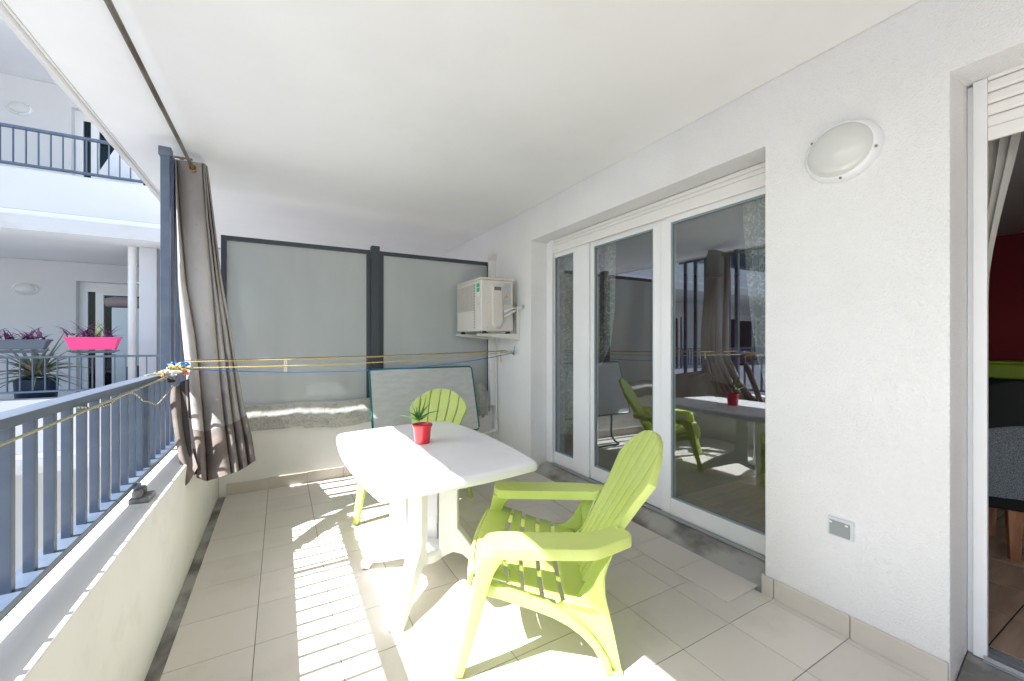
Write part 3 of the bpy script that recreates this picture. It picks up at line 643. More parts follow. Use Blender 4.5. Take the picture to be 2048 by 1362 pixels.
knot((-.615, 3.05, 1.20), .028, 40, .004, MT['ropeg'], 'green_cord', kt, 14)
knot(KN + Vector((.03, .0, -.035)), .016, 14, .004, mat('coral cord', (.75, .22, .15), .7), 'coral_cord', kt, 15)
knot((-.60, 3.32, 1.15), .014, 24, .004, MT['black'], 'black_cord', kt, 16)
for k in range(7):
    y = 3.02 + .075 * k
    ring = [Vector((-.631 + .038 * math.cos(t), y + .012 * math.sin(2 * t), 1.1945 + .0205 * math.sin(t))) for t in [2 * math.pi * i / 18 for i in range(19)]]
    G().tube(ring, .0038, 6, False).build('cord_wrap', [MT['ropeg'], MT['ropeb'], MT['ropey']][k % 3], kt, smooth=60)
gc = G().tube(sag(atX(-60, 914, -.583), atX(328, 756, -.583), .002, 40), .0042, 8).build('striped_cord', MT['ropeg'], smooth=60)
tag(gc, 'green and red striped cord pulled tight along the railing', 'rope')
def WP(px, py): return atX(px, py, -.585)
wp = [WP(155, 815), WP(185, 815), WP(212, 812), WP(235, 797), WP(252, 785), WP(268, 786), WP(280, 795), WP(286, 803), WP(300, 803), WP(312, 811), WP(320, 804), WP(332, 790), WP(345, 775), WP(356, 752)]
cw = G().tube(chaikin(wp, 2, False), .0034, 6).build('loose_wire', MT['wirec'], smooth=60)
tag(cw, 'cream and black wire dangling in loops below the top rail', 'wire')
# clothes peg
pg = thing('clothes_peg', 'cream clothes peg hanging on the yellow washing lines', 'clothes peg', atY(571, 733, 3.62))
for dx in (-.006, .006):
    c = atY(571, 733, 3.62)
    G().box(c.x + dx - .0045, c.x + dx + .0045, c.y - .006, c.y + .006, c.z - .045, c.z + .05).build('peg_leg', mat('peg plastic', (.75, .68, .52), .5) if dx < 0 else bpy.data.materials['peg plastic'], pg, bevel=.002)
G().tube([(c.x - .006, c.y - .008, c.z + .01), (c.x + .006, c.y - .008, c.z + .01)], .004, 8).build('spring', MT['alu'], pg)

# ------------------------------------------------------------------ brown outdoor curtain
PYS = [318, 350, 430, 560, 660, 745, 830, 900, 955]
LN = [[349, 349, 351, 353, 362, 372, 376, 388, 393],
      [352, 353, 358, 370, 388, 398, 405, 411, 412],
      [405, 406, 411, 423, 431, 438, 446, 454, 461],
      [408, 410, 416, 430, 443, 452, 462, 471, 478],
      [411, 414, 422, 437, 453, 465, 476, 488, 495],
      [415, 419, 428, 443, 460, 473, 487, 503, 511]]
HEM = [955, 963, 948, 942, 932, 921]
TOPY = [318, 319, 326, 327, 329, 333]
BASEY = [3.73, 3.73, 3.72, 3.71, 3.69, 3.65, 3.48, 3.29, 3.14]
def cpt(i, u, lv, dY):
    """point at fraction u between fold lines i and i+1, level lv (0..8 float)"""
    j = min(7, int(lv)); f = lv - j
    def L_(k, j, f): return LN[k][j] * (1 - f) + LN[k][j + 1] * f
    px = L_(i, j, f) * (1 - u) + L_(i + 1, j, f) * u
    hem = HEM[i] * (1 - u) + HEM[i + 1] * u; top = TOPY[i] * (1 - u) + TOPY[i + 1] * u
    py0 = PYS[j] * (1 - f) + PYS[j + 1] * f; py = top + (py0 - 318) / (955 - 318) * (hem - top)
    Yb = BASEY[j] * (1 - f) + BASEY[j + 1] * f
    return atY(px, py, Yb + dY)
def cur_rows(l0, l1, n):
    rows = []
    for q in range(n + 1):
        lv = l0 + (l1 - l0) * q / n; row = []
        for i in range(5):
            st = .055 * i * (.7 + .5 * lv / 8)
            wob = .006 * math.sin(lv * 2.3 + i * 1.7)
            for u, dy in ((.04, .045), (.10, .018), (.28, .002), (.52, -.008 + wob), (.76, .0), (.93, .018), (1.0, .045), (.97, .07)):
                row.append(cpt(i, u, lv, st + dy))
        rows.append(row)
    return rows
cu = thing('outdoor_curtain', 'bleached taupe outdoor curtain hanging in folds and tied to the railing', 'curtain', (-.55, 3.6, 2.7))
G().grid(cur_rows(0, 6.42, 46)).build('curtain_fabric', MT['curtain'], cu, smooth=80, solid=.0016)
G().grid(cur_rows(6.38, 8, 16)).build('curtain_hem', MT['hem'], cu, smooth=80, solid=.0018)
rows = []
for j in range(12):
    z = (.47, .60, .80, .87, .93, .96, 1.1, 1.3, 1.6, 2.0, 2.4, 2.62)[j]; ye = interp([(.6, 4.55), (.87, 4.55), (.96, 4.05), (2.7, 4.02)], z); ys_ = interp([(.47, 3.50), (1.2, 3.82), (2.7, 3.96)], z); xx = interp([(.47, -.40), (1.2, -.50), (2.7, -.60)], z)
    rows.append([Vector((xx + (.035 if z > 1 else .012) * math.sin(k * 1.57), ys_ + (ye - ys_) * k / 16, z)) for k in range(17)])
G().grid(rows).build('rear_folds', MT['curtain'], cu, smooth=80, solid=.0016)
# turned-back dark edge held by the cords
fl_ = [[(343, 770), (352, 775), (362, 768), (374, 760)], [(340, 800), (352, 802), (366, 800), (376, 800)], [(346, 850), (358, 852), (368, 855), (378, 860)], [(355, 905), (366, 905), (376, 905), (386, 905)], [(363, 945), (373, 942), (384, 930), (392, 925)], [(371, 971), (380, 962), (389, 945), (395, 935)]]
fy = [3.42, 3.36, 3.28, 3.20, 3.14, 3.10]
rows = [[atY(px, py, y + .02 * abs(k - 1.2) + (.05 if k == 2 else 0)) for k, (px, py) in enumerate(r_)] for r_, y in zip(fl_, fy)]
fr_ = []
for r_ in rows: fr_.append(chaikin(r_, 2, False))
G().grid(fr_).build('turned_edge', MT['hem'], cu, smooth=80, solid=.003)
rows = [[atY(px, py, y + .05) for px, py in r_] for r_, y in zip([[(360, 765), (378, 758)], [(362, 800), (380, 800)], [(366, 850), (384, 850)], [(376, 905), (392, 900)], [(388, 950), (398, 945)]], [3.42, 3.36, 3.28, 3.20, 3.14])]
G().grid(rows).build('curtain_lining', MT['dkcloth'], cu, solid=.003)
e = atY(385, 335, 3.71)
rg = [e + Vector((.022 * math.cos(t), 0, .022 * math.sin(t))) for t in [2 * math.pi * k / 24 for k in range(25)]]
G().tube(rg, .005, 8, False).build('eyelet', mat('brass eyelet', (.50, .26, .07), .3, metal=.9), cu, smooth=60)
G().lathe([(0, 0), (.019, 0), (.019, .003), (0, .003)], e + Vector((0, .004, 0)), 20, 'y').build('eyelet_hole', MT['black'], cu)

# ------------------------------------------------------------------ white plastic table
TC = Vector((.83, 2.66, 0))
tb = thing('plastic_table', 'white plastic garden table with bowed edges and pedestal legs', 'table', (.8, 2.6, .01))
ol = [(.385, 1.945), (.40, 1.925), (.44, 1.912), (.62, 1.905), (.85, 1.912), (1.05, 1.935), (1.235, 1.965), (1.27, 1.98), (1.288, 2.01), (1.31, 2.2), (1.325, 2.5), (1.325, 2.8), (1.305, 3.1), (1.262, 3.34), (1.245, 3.375), (1.20, 3.405), (1.0, 3.425), (.8, 3.405), (.6, 3.365), (.395, 3.32), (.368, 3.30), (.352, 3.265), (.335, 3.0), (.328, 2.75), (.335, 2.5), (.352, 2.25)]
ol = chaikin([Vector((x, y, 0)) for x, y in ol], 1)
ctr = Vector((.83, 2.66, 0))
def ring(sc_, z): return [Vector((ctr.x + (p.x - ctr.x) * sc_[0], ctr.y + (p.y - ctr.y) * sc_[1], z)) for p in ol]
rings = [ring((.955, .97), .672), ring((.985, .99), .6715), ring((1.0, 1.0), .672), ring((1.002, 1.001), .680), ring((.997, .998), .700), ring((.985, .990), .712), ring((.965, .977), .7185), ring((.93, .955), .720), ring((.80, .86), .7195)]
G().loft(rings, cap=False).add(ring((.80, .86), .7195), [tuple(range(len(ol)))]).add(ring((.955, .97), .690), [tuple(range(len(ol)))[::-1]]).build('tabletop', MT['plastic_table'], tb, smooth=35)
for (sx, sy) in ((.80, .86),):
    g = G(); q = ring((.801, .861), .7199); q2 = ring((.796, .857), .7202)
    g.add(q + q2, [(i, (i + 1) % len(q), len(q) + (i + 1) % len(q), len(q) + i) for i in range(len(q))])
    g.build('inlay_line', MT['socket'], tb)
HC = Vector((.765, 2.46))
for (fx, fy_), r0 in (((.49, 2.015), .165), ((.455, 2.69), .155), ((1.065, 2.285), .15), ((1.10, 2.93), .17)):
    d = (Vector((fx, fy_)) - HC).normalized(); nrm = Vector((-d.y, d.x)); fl0 = fz(fx, fy_)
    def P(r_, t, z): v = HC + d * r_ + nrm * t; return Vector((v.x, v.y, z))
    R1 = (Vector((fx, fy_)) - HC).length
    L = G()
    L.loft([[P(r0 - .055, -.046, z), P(r0 + .055, -.040, z), P(r0 + .055, .040, z), P(r0 - .055, .046, z)] for z in (.671, .50, .34, .24)])
    L.build('table_column', MT['plastic_table'], tb, bevel=.006)
    st = []
    for t, (rc, zt, zb, wd) in enumerate(((r0 - .057, .29, .09, .047), (r0 + .03, .295, .13, .045), (r0 + .085, .235, .115, .043), ((r0 + R1) / 2 + .05, .15, .055, .038), (R1 - .04, .075, .006, .036), (R1 + .012, .045, .0, .036))):
        st.append([P(rc, -wd, max(zb, 0) + fl0 + .001), P(rc, wd, max(zb, 0) + fl0 + .001), P(rc, wd * .85, zt + fl0), P(rc, -wd * .85, zt + fl0)])
    G().loft(st).build('table_foot', MT['plastic_table'], tb, bevel=.006)
G().lathe([(0, .10), (.115, .10), (.12, .11), (.12, .145), (.11, .155), (0, .155)], (HC.x, HC.y, 0), 32).build('hub', MT['plastic_table'], tb, smooth=40)
G().box(HC.x - .12, HC.x + .12, HC.y - .09, HC.y + .09, .62, .688).build('top_socket', MT['plastic_table'], tb, bevel=.01)

# ------------------------------------------------------------------ aloe in the red pot
pc = Vector((.828, 2.715, .7203))
po = thing('potted_aloe', 'small spiky aloe in a glossy red pot on the white table', 'potted plant', pc)
G().lathe([(0, 0), (.046, 0), (.050, .003), (.060, .112), (.0665, .1125), (.068, .118), (.067, .127), (.063, .128), (.059, .120), (.057, .105), (0, .105)], pc, 48).build('pot', MT['redpot'], po, smooth=40)
G().lathe([(0, .1052), (.0565, .1052), (.05, .112), (.02, .115), (0, .114)], pc, 20).build('soil', MT['soil'], po, smooth=60)
def blade(base, tip, bend, w0, th=.25, n=9, mid=.35):
    """tapered channelled leaf from base to tip bending through bend"""
    base, tip, bend = Vector(base), Vector(tip), Vector(bend); g = G(); rings = []
    side = (tip - base).cross(Vector((0, 0, 1)))
    if side.length < 1e-4: side = Vector((1, 0, 0))
    side.normalize()
    for i in range(n + 1):
        t = i / n; p = base * (1 - t) ** 2 + bend * 2 * t * (1 - t) + tip * t * t
        dd = ((bend - base) * (1 - t) + (tip - bend) * t).normalized(); up = side.cross(dd).normalized()
        w_ = w0 * (1 - t) ** .75 * (.8 + .5 * math.sin(math.pi * min(1, t / .5) / 1.0) * .5) + .0006
        rings.append([p + side * w_, p - up * w_ * th, p - side * w_, p - up * w_ * (th + .35)])
    g.loft(rings); return g
def A(px, py, Y=2.70): return atY(px, py, Y)
ab = A(836, 835, 2.715)
for (tp, bd, w_) in ((A(816, 789), A(826, 815), .008), (A(852, 789), A(850, 812), .011), (A(844, 796), A(838, 812), .009), (A(882, 822, 2.64), A(860, 820, 2.66), .011), (A(807, 823, 2.66), A(825, 822, 2.68), .009), (A(796, 830, 2.60), A(815, 830, 2.64), .010), (A(855, 829, 2.74), A(848, 838, 2.72), .008), (A(832, 812, 2.73), A(833, 822, 2.72), .007), (A(862, 806, 2.80), A(848, 818, 2.76), .008)):
    blade(ab + Vector((random.uniform(-.006, .006), random.uniform(-.006, .006), -.01)), tp, bd, w_ * 1.9).build('leaf', MT['aloe'], po, smooth=50)

# ------------------------------------------------------------------ lime green adirondack chairs (local: x forward, y left, z up)
def hwid(z): return interp([(.27, .175), (.36, .180), (.52, .205), (.66, .245), (.76, .283), (.94, .287)], z)
def bplane(z): return -.262 - .576 * (z - .3) - .0 * z
def seatz(u): return interp([(-.30, .270), (-.22, .285), (-.14, .303), (-.05, .327), (.03, .350), (.10, .372), (.17, .392), (.22, .402), (.255, .400)], u)
def make_chair():
    c = thing('garden_chair', '', 'chair', (0, 0, 0), 0, 'lime green plastic garden chairs')
    c.rotation_euler = (0, 0, .0001)
    m = MT['lime']
    # back slats
    for k in range(6):
        fa, fb = -1 + k / 3, -1 + (k + 1) / 3; rings = []; n = 14
        for j in range(n + 1):
            F_ = []; B_ = []
            for q in range(4):
                t = q / 3; fr0 = fa + (fb - fa) * t; zt = .935 - .30 * (1 - math.sqrt(1 - (.9 * fr0) ** 2)); z = .275 + (zt - .275) * j / n
                h = hwid(z); gap = .0055
                y = fa * h + gap + ((fb - fa) * h - 2 * gap) * t; x = bplane(z) + .10 * y * y
                dp_ = .030 + (.012 if (k == 0 and q == 0) or (k == 5 and q == 3) else 0)
                F_.append(Vector((x, y, z))); B_.append(Vector((x - dp_ * .87, y, z - dp_ * .35)))
            rings.append(F_ + B_[::-1])
        G().loft(rings).build('back_slat', m, c, bevel=.003, seg=2, smooth=40, local=True)
    for base in (.50, None):
        rows = []
        for dz in (-.020, .020):
            row = []
            for i in range(13):
                f_ = (-1 + i / 6) * .93; zz = (base if base else .935 - .30 * (1 - math.sqrt(1 - (.9 * f_) ** 2)) - .075) + dz
                y = f_ * hwid(zz); row.append(Vector((bplane(zz) + .10 * y * y - .028, y, zz - .010)))
            rows.append(row)
        G().grid(rows).build('back_rail', m, c, solid=.012, local=True, smooth=50)
    # seat slats
    us = [(.255, .127), (.106, .045), (.024, -.038), (-.059, -.126), (-.147, -.262)]
    for a, b in us:
        rows = []
        for i in range(7):
            u = b + (a - b) * i / 6
            rows.append([Vector((u - .035 * (y / .37) ** 2 * (1 if u > .1 else .3), y, seatz(u) - .012 + .018 * (y / .37) ** 2)) for y in [-.377 + .754 * q / 12 for q in range(13)]])
        G().grid(rows).build('seat_slat', m, c, solid=.007, bevel=.0015, seg=1, smooth=50, local=True)
    rows = []
    for i in range(8):
        t = i / 7; a = t * R(80)
        rows.append([Vector((.262 + .030 * math.sin(a) - .035 * (y / .34) ** 2, y, .398 - .012 + .018 * (y / .37) ** 2 - .03 * (1 - math.cos(a)) - .060 * max(0, t - .35))) for y in [-.325 + .65 * q / 12 for q in range(13)]])
    G().grid(rows).build('front_apron', m, c, solid=.012, smooth=50, local=True)
    for y in (-.14, .14):
        G().prism([(.25, .372), (.10, .345), (-.05, .300), (-.24, .255), (-.24, .235), (-.05, .278), (.10, .322), (.25, .350)], y - .006, y + .006, 'y').build('seat_rib', m, c, local=True)
    for s in (-1, 1):
        # side rail sweeping from seat front into the rear foot
        lo = [(.232, .341), (.20, .332), (.125, .318), (.05, .294), (-.03, .268), (-.10, .242), (-.165, .208), (-.222, .165), (-.268, .115), (-.300, .060), (-.322, .004)]
        hi = [(.232, .389), (.20, .385), (.125, .366), (.05, .343), (-.03, .318), (-.10, .292), (-.17, .250), (-.236, .200), (-.290, .140), (-.330, .075), (-.352, .012)]
        rings = []
        for i, ((u0, z0), (u1, z1)) in enumerate(zip(lo, hi)):
            yo = .390 - .012 * i / 10; yi = .352 - .004 * i / 10
            rings.append([Vector((u0, s * yi, z0)), Vector((u0, s * yo, z0)), Vector((u1, s * yo, z1)), Vector((u1, s * yi, z1))])
        G().loft(rings).build('side_rail', m, c, bevel=.003, smooth=40, local=True)
        # broad rear leg shell
        A_ = [(-.398, .222, .560), (-.372, .212, .50), (-.335, .200, .42), (-.300, .195, .355), (-.262, .225, .305), (-.21, .30, .285), (-.19, .345, .268)]
        B_ = [(-.392, .330, .545), (-.345, .352, .47), (-.318, .357, .40), (-.322, .358, .33), (-.335, .358, .265), (-.345, .357, .20), (-.355, .355, .13)]
        C_ = [None] * 7
        rows = []
        for (a, b) in zip(A_, B_):
            a = Vector((a[0], s * a[1], a[2])); b = Vector((b[0], s * b[1], b[2])); mid = (a + b) / 2 + Vector((-.018, s * .0, -.012))
            rows.append([a, a * .6 + mid * .4, mid, b * .6 + mid * .4, b])
        G().grid(rows).build('side_shell', m, c, solid=.006, smooth=60, local=True)
        pl_ = [(-.335, .47), (-.312, .40), (-.318, .33), (-.338, .26), (-.362, .15), (-.392, .002), (-.350, .002), (-.330, .070), (-.292, .140), (-.238, .198), (-.172, .246), (-.105, .284), (-.16, .30), (-.22, .31), (-.27, .36), (-.30, .42)]
        G().prism(pl_, s * .352, s * .360, 'y').build('rear_leg', m, c, bevel=.002, seg=1, local=True)
        ft = [(-.396, .0), (-.346, .0), (-.346, .016), (-.392, .016)]
        G().prism(ft, s * .335, s * .378, 'y').build('rear_foot', m, c, bevel=.004, local=True)
        # arm
        ap = [(.175, .405), (.195, .385), (.200, .350), (.192, .29), (.172, .262), (.12, .250), (-.10, .250), (-.26, .248), (-.33, .236), (-.372, .214), (-.42, .225), (-.445, .268), (-.448, .300), (-.43, .325), (-.30, .392), (-.27, .402), (-.23, .407), (.0, .408)]
        ap = [(p.x, p.y) for p in chaikin([Vector((x, y, 0)) for x, y in ap], 1)]
        def az(x): return .538 + .0 * x + (.012 * sstep(-.25, -.44, x) if x < -.25 else 0)
        top = [Vector((x, s * y, .538 + .016 * sstep(.25, .45, -x))) for x, y in ap]
        cen = Vector((-.05, s * .33, 0))
        def ins(p, k, dz): v = p.copy(); w_ = (cen - p); w_.z = 0; v += w_.normalized() * k; v.z += dz; return v
        rings = [[ins(p, -.001, -.046) for p in top], [ins(p, -.001, -.040) for p in top], [ins(p, 0, -.008) for p in top], [ins(p, .003, -.002) for p in top], [ins(p, .009, 0) for p in top]]
        g = G().loft(rings, cap=False); n = len(top)
        g.add([ins(p, .009, 0) for p in top], [tuple(range(n))]); g.add([ins(p, .006, -.046) for p in top], [tuple(range(n))[::-1]])
        g.build('arm', m, c, smooth=40, local=True)
        # front leg
        rings = []
        for z, u0, u1, y0, y1 in ((.505, .085, .199, .262, .404), (.47, .115, .208, .285, .404), (.43, .140, .216, .305, .403), (.36, .165, .228, .325, .402), (.27, .190, .244, .340, .402), (.16, .222, .270, .352, .404), (.05, .256, .300, .362, .407), (.0, .270, .315, .365, .409)):
            rings.append([Vector((u0, s * y0, z)), Vector((u1, s * y0, z)), Vector((u1, s * y1, z)), Vector((u0, s * y1, z))])
        G().loft(rings).build('front_leg', m, c, bevel=.006, smooth=40, local=True)
    return c
ch = make_chair()
CH2 = copy_tree(ch)
ch['label'] = 'lime green slatted chair nearest the camera, drawn up to the white table'
ch.location = (1.095, 1.795, fz(1.1, 1.8) + .001); ch.rotation_euler = (0, -.0, R(148.8))
CH2['label'] = 'lime green slatted chair behind the white table, facing the camera'
CH2.location = (.985, 3.345, fz(1, 3.3) + .001); CH2.rotation_euler = (0, 0, R(-126.9))

# ------------------------------------------------------------------ folded marbled table leaning on the partition
lt = thing('folding_table', 'marbled folding table top with dark green rim leaning against the partition', 'table', (1.4, 4.3, .02))
x0, x1 = .805, 1.955; yt, yb_, zt_, zb_ = 4.50, 4.27, 1.10, .405
def LT(x, t, n_=0): 
    up = Vector((0, yt - yb_, zt_ - zb_)); p = Vector((x, yb_, zb_)) + up * t; nn = Vector((0, -(zt_ - zb_), yt - yb_)).normalized(); return p + nn * n_
def rr(a, n=5):
    pts = []
    for cx_, ct, a0 in ((x1 - a, 1 - a / .73, 0), (x0 + a, 1 - a / .73, 90), (x0 + a, a / .73, 180), (x1 - a, a / .73, 270)):
        for i in range(n + 1):
            t = R(a0 + 90 * i / n); pts.append((cx_ + a * math.cos(t), ct + a * math.sin(t) / .73))
    return pts
pts = rr(.035)
G().loft([[LT(x, t, h) for x, t in pts] for h in (.0, .018)]).build('tabletop', MT['marble'], lt)
G().tube([LT(x, t, .009) for x, t in pts + pts[:1]], .0125, 8, False).build('green_rim', MT['grmetal'], lt, smooth=60)
for xx in (1.10, 1.66):
    p = [LT(xx, .75, -.02), LT(xx, .0, -.03), (xx, yb_ + .05, .20), (xx, yb_ + .04, .10), (xx + .03, yb_ - .06, .055), (xx + .06, yb_ - .16, .045)]
    G().tube(chaikin(p, 2, False), .013, 10).build('leg', MT['grmetal'], lt, smooth=60)
G().tube([(1.16, yb_ - .16, .036), (1.74, yb_ - .16, .04)], .013, 10).build('leg_bar', MT['grmetal'], lt, smooth=60)

# ------------------------------------------------------------------ facing wing of the building
WGY = 10.15
wing = thing('apartment_wing', 'white apartment wing with stacked balconies across the courtyard', 'building', (-4, 9, -6))
OP = [(-3.16, -.75), (-8.0, -5.6), (-12.6, -10.2)]
def wingwall(z0, ztop, ops, name='facade'):
    poly = [(-14, z0)]
    for a, b in sorted(ops): poly += [(a, z0), (a, z0 + 2.468), (b, z0 + 2.468), (b, z0)]
    poly += [(3.2, z0), (3.2, ztop), (-14, ztop)]
    return G().prism(poly, WGY, WGY + .3, 'y').build(name, MT['render'], wing, bevel=.006, seg=1)
wingwall(.0, 2.80, OP); wingwall(3.07, 5.87, [(-3.22, -.75), (-8.0, -5.6), (-12.6, -10.2)])
G().box(-14, 3.2, WGY, WGY + .3, -6.3, -.27).build('facade', MT['renderbelow'], wing)
for z in (-.27, 2.80, 5.87):
    G().box(-14, 3.2, 7.53, WGY + .29, z + .003, z + .255).build('balcony_slab', MT['ceil'], wing)
    G().box(-14, -1.47 if z < 5 else -1.3, 7.505, 7.53, z, z + .185).build('slab_edge', MT['fascia'], wing, bevel=.003)
for z in (-.012, 3.058):
    G().box(-14, -1.47, 7.531, 7.75, z, z + .675 - (.16 if z > 1 else 0)).build('balcony_parapet', MT['render'], wing, bevel=.004)
# side walls closing the wing and our own neighbour's balcony
G().box(-1.469, 3.2, 7.56, 7.8, -6.3, 2.79).build('end_facade', MT['render'], wing)
G().box(-1.835, -1.632, 8.05, 8.30, .0, 2.80).build('pillar', MT['render'], wing, bevel=.004)
G().box(-14.3, -14, 7.5, WGY + .3, -6.3, 9).build('side_facade', MT['render'], wing)
for xc in (-1.918, -1.50):
    o = G().tube([(xc, 8.09, .0), (xc, 8.09, 2.80)], .052, 20).build('downpipe', MT['pvcw'], wing, smooth=60)
    G().tube([(xc, 8.09, 2.26), (xc, 8.09, 2.285)], .057, 20).build('pipe_collar', MT['pvc'], o, smooth=60)
    G().box(xc + .03, xc + .10, 8.07, 8.09, 2.262, 2.282).build('pipe_clip', MT['pvc'], o)
def wing_rail(label, zp, zr0, zr1, x_start):
    r_ = thing('wing_railing', label, 'railing', (-4, 7.6, zp), group='railings of the facing wing')
    G().box(-14, -1.47, 7.575, 7.64, zr1 - .028, zr1).build('top_rail', MT['steel'], r_)
    G().box(-14, -1.47, 7.575, 7.64, zr0, zr0 + .022).build('bottom_rail', MT['steel'], r_)
    b = G().box(-.005, .005, -.0125, .0125, 0, zr1 - .028 - zr0 - .022).build('baluster', MT['steel'], r_, local=True)
    x = x_start; k = 0
    while x > -14:
        loc = (x + 4, 7.607 - 7.6, zr0 + .022 - zp)
        if k == 0: b.location = loc
        else: inst(b, loc, r_)
        x -= .1117; k += 1
    return r_
wing_rail('grey blue railing of the facing balcony carrying the flower boxes', .675, .745, 1.212, -1.54)
wing_rail('grey blue railing of the upper balcony across the courtyard', 3.57, 3.63, 4.118, -1.60)
bulkhead('oval wall lamp beside the door of the facing lower balcony', (-3.775, WGY, 2.292), 'y', .155, .108)
bulkhead('oval wall lamp beside the door of the facing upper balcony', (-3.842, WGY, 5.33), 'y', .155, .108)
def wing_door(label, x0, x1, z0):
    d = thing('balcony_door', label, 'door', (x0, WGY + .12, z0), group='glass doors of the facing wing')
    Y = WGY + .13; f = G()
    f.box(x0, x0 + .11, Y, Y + .06, z0, z0 + 2.468); f.box(x0 + .1103, x1, Y, Y + .06, z0 + 2.33, z0 + 2.468); f.box(x0 + .1103, x1, Y + .02, Y + .08, z0, z0 + .12)
    f.box(x0 + .21, x0 + .32, Y + .005, Y + .065, z0 + .1203, z0 + 2.3297); f.box(x0 + 1.2, x0 + 1.36, Y + .005, Y + .065, z0 + .1203, z0 + 2.3297); f.box(x0 + .3203, x0 + 1.1997, Y + .005, Y + .065, z0 + 2.25, z0 + 2.3297)
    f.build('door_frame', MT['pvc'], d, bevel=.003)
    G().box(x0 + .11, x1, Y - .02, Y - .001, z0 + 2.30, z0 + 2.40).build('shutter_end_bar', MT['pvcw'], d, bevel=.004)
    G().box(x0 + .11, x1, Y + .035, Y + .039, z0 + .12, z0 + 2.33).build('pane', MT['wglass'], d)
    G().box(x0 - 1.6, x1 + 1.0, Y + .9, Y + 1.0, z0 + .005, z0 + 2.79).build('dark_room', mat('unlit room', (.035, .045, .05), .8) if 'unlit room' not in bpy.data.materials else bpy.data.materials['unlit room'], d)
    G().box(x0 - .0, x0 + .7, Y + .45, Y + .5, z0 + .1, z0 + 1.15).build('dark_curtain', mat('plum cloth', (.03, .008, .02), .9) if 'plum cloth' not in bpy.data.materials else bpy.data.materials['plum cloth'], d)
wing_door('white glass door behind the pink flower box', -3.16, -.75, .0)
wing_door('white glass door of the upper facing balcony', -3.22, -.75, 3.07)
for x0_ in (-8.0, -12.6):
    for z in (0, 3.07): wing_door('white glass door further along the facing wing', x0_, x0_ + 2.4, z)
# closed roller shutter on the storey below
sh = thing('roller_shutter', 'closed grey roller shutter on the storey below the facing balcony', 'shutter', (-2.5, WGY - .02, -3))
for k in range(34): G().box(-3.0, -1.0, WGY - .03, WGY - .004, -2.9 + k * .065, -2.9 + k * .065 + .060).build('shutter_slat', MT['pvcw'], sh, bevel=.004, seg=1)
# things on the facing balcony
def planter(label, xa, xb, zb, zt, m, group='flower boxes on the facing railing'):
    t = thing('flower_box', label, 'flower box', ((xa + xb) / 2, 7.50, zb), group=group)
    ya, yb2 = 7.42, 7.58
    rg_ = [[(xa + i, ya + i * .5, z), (xb - i, ya + i * .5, z), (xb - i, yb2 - i * .5, z), (xa + i, yb2 - i * .5, z)] for z, i in ((zb, .05), (zt - .02, .01), (zt - .018, -.004), (zt, -.004), (zt, .012), (zt - .03, .02))]
    G().loft(rg_).build('box_body', m, t, bevel=.004, seg=1)
    G().box(xa + .02, xb - .02, ya + .02, yb2 - .02, zt - .03, zt - .012).build('soil', MT['soil'], t)
    tr = G().loft([[(xa + i, ya + i, z), (xb - i, ya + i, z), (xb - i, yb2 - i, z), (xa + i, yb2 - i, z)] for z, i in ((zb - .045, .07), (zb - .012, .02), (zb - .008, .02))])
    tr.build('drip_tray', MT['greypot'], t)
    for x in (xa + .13, xb - .13):
        G().tube([(x, ya, zb - .01), (x + .02, ya + .05, zb - .06), (x + .06, 7.57, 1.215)], .005, 6).build('box_bracket', MT['steeldk'], t)
    return t
pb1 = planter('grey flower box of purple trailing plants on the facing railing', -3.35, -2.575, 1.300, 1.425, MT['greypot'])
pb2 = planter('pink flower box of purple and green plants on the facing railing', -2.43, -1.90, 1.290, 1.458, MT['pinkpot'])
def tuft(t, xs, zt, n, m, name, ln=(.05, .12), seed=1, w_=.012, droop=.5):
    rnd = random.Random(seed); g = G()
    for _ in range(n):
        x = rnd.choice(xs) + rnd.gauss(0, .035); b = Vector((x, 7.50 + rnd.uniform(-.05, .05), zt + rnd.uniform(-.02, .05)))
        a = rnd.uniform(0, 2 * math.pi); l = rnd.uniform(*ln); up = rnd.uniform(-.1, 1.2)
        tip = b + Vector((math.cos(a) * l, math.sin(a) * l * .7, l * up)); bd = b + Vector((math.cos(a) * l * .4, math.sin(a) * l * .3, l * up * .9 + .015))
        bb = blade(b, tip, bd, w_, .2, 4); g.add(bb.v, bb.f)
    o = g.build(name, m, t, smooth=60); o['kind'] = 'stuff'; return o
tuft(pb1, [-3.2, -3.05, -2.95, -2.8, -2.68], 1.41, 85, MT['purple'], 'foliage', (.09, .19), 5, .015)
tuft(pb1, [-2.98, -2.86, -2.72, -2.62], 1.36, 14, MT['pinkleaf'], 'trailing_stems', (.05, .11), 6, .006)
tuft(pb2, [-2.38, -2.25, -2.2, -2.02], 1.45, 60, MT['purple'], 'foliage', (.09, .19), 7, .014)
tuft(pb2, [-2.13], 1.45, 16, MT['yelleaf'], 'green_leaves', (.12, .20), 8, .007)
ag = thing('potted_agave', 'large spiky agave in a dark blue pot behind the facing railing', 'potted plant', (-2.75, 8.15, .24))
AC_ = Vector((-2.92, 8.12, .98))
G().lathe([(0, 0), (.15, 0), (.19, .10), (.21, .42), (.22, .45), (.20, .45), (.19, .40), (0, .39)], (-2.92, 8.12, .44), 28).build('pot', MT['bluepot'], ag, smooth=40)
G().box(-3.10, -2.74, 7.95, 8.28, -.01, .438).build('pot_stand', MT['steeldk'], ag)
rnd = random.Random(21)
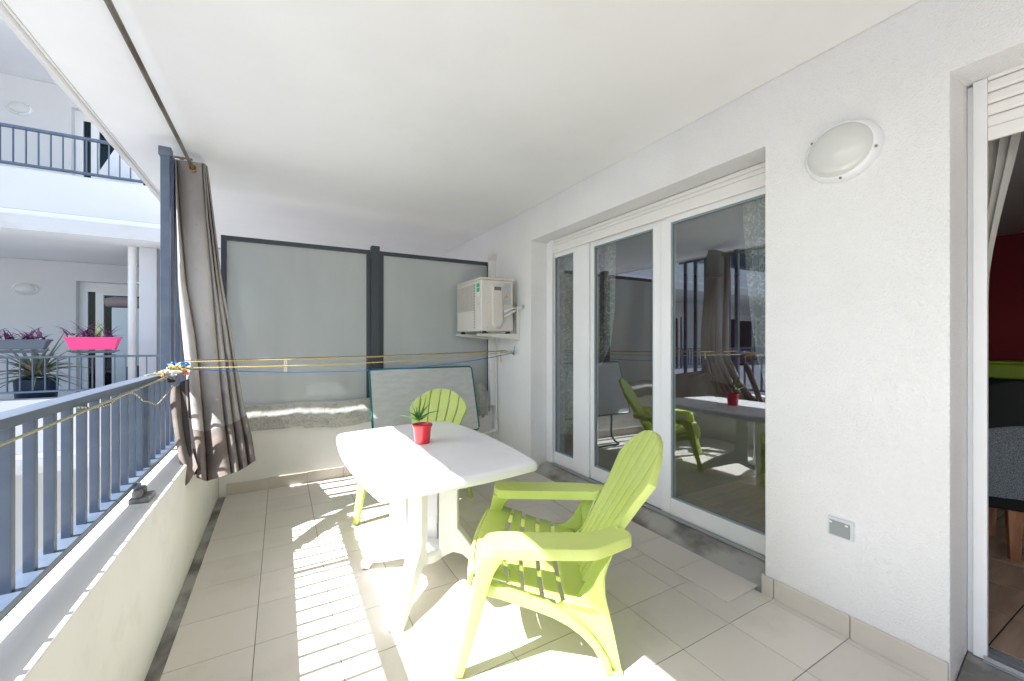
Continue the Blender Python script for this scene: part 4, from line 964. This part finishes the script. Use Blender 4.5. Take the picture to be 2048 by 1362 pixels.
for k in range(64):
    a = k * 2.399; el = [R(8), R(28), R(52), R(-22), R(-5)][k % 5] + rnd.uniform(-.15, .15); l = rnd.uniform(.42, .72)
    tip = AC_ + Vector((math.cos(a) * math.cos(el) * l, math.sin(a) * math.cos(el) * l * .7, math.sin(el) * l))
    bd = AC_ + Vector((math.cos(a) * l * .4, math.sin(a) * l * .3, .12 + math.sin(el) * l * .6))
    blade(AC_ - Vector((0, 0, .05)), tip, bd, rnd.uniform(.024, .040), .3, 8).build('leaf', MT['agdry'] if k % 6 == 3 else MT['agave'], ag, smooth=50)
cb = thing('storage_cabinet', 'pale blue cabinet standing by the facing balcony door', 'cabinet', (-2.3, 9.2, 0))
G().box(-2.39, -1.95, 9.0, 9.5, .0, 1.95).build('cabinet_body', MT['wcab'], cb, bevel=.01)
rl_ = G().tube([(-2.49, 9.1, 2.03), (-2.38, 9.1, 2.05), (-1.95, 9.1, 2.04)], [.07, .085, .085], 14).build('rolled_fabric', MT['roll'], smooth=60)
tag(rl_, 'mauve rolled fabric lying on top of the pale cabinet', 'fabric roll')
cn = G().box(-2.06, -1.93, 8.35, 8.6, .0, 1.02).build('blue_bin', MT['bluepot'], bevel=.02); tag(cn, 'dark blue bin beside the white downpipe on the facing balcony', 'bin')
up = thing('draped_cloth', 'white ruffled cloth draped behind the upper facing railing', 'cloth', (-2.1, 8.1, 3.1))
rows = []
for j in range(10):
    t = j / 9; z = 4.28 - 1.0 * t; hw_ = .10 + .30 * t
    rows.append([Vector((-1.98 - .15 * t + hw_ * math.cos(a), 8.1 + hw_ * .6 * math.sin(a) * (1 + .15 * math.sin(6 * a)), z)) for a in [2 * math.pi * k / 40 for k in range(41)]])
G().grid(rows).build('cloth', MT['white'], up, smooth=60)
# roof eave above the upper storey
G().box(-14, 3.2, 7.4, WGY + .6, 8.9, 9.1).build('roof', MT['render'], wing)
G().box(-14, 3.2, WGY, WGY + .3, 6.13, 8.9).build('facade', MT['render'], wing)

# ------------------------------------------------------------------ surroundings: ground and courtyard trees
gd = G().box(-250, 250, -250, 250, -6.5, -6.3).build('ground', MT['ground']); gd['kind'] = 'structure'
# a couple of neighbouring trees beyond the courtyard
def tree(label, x, y, z0, h, r_, seed):
    t = thing('tree', label, 'tree', (x, y, z0), group='trees beyond the courtyard'); rnd = random.Random(seed)
    G().tube([(x, y, z0), (x + .1, y, z0 + h * .3), (x + .05, y + .1, z0 + h * .6)], [.22, .16, .08], 10).build('trunk', MT['bark'], t)
    g = G()
    for _ in range(1500):
        v = Vector((rnd.gauss(0, 1), rnd.gauss(0, 1), rnd.gauss(0, 1))).normalized() * rnd.uniform(.55, 1.05) * r_; v.z *= .8
        p = Vector((x, y, z0 + h * .68)) + v; a = Vector((rnd.uniform(-1, 1), rnd.uniform(-1, 1), rnd.uniform(-1, 1))).normalized() * .28; b = a.cross(Vector((rnd.uniform(-1, 1), rnd.uniform(-1, 1), 1))).normalized() * .18
        g.add([p - a, p + b, p + a, p - b], [(0, 1, 2, 3)])
    g.build('crown', MT['leaf'], t)
tree('round green tree beyond the courtyard, left of the pair', -26, 12, -6.3, 8.5, 2.8, 3)
tree('round green tree beyond the courtyard, right of the pair', -24, 18, -6.3, 9, 3, 4)
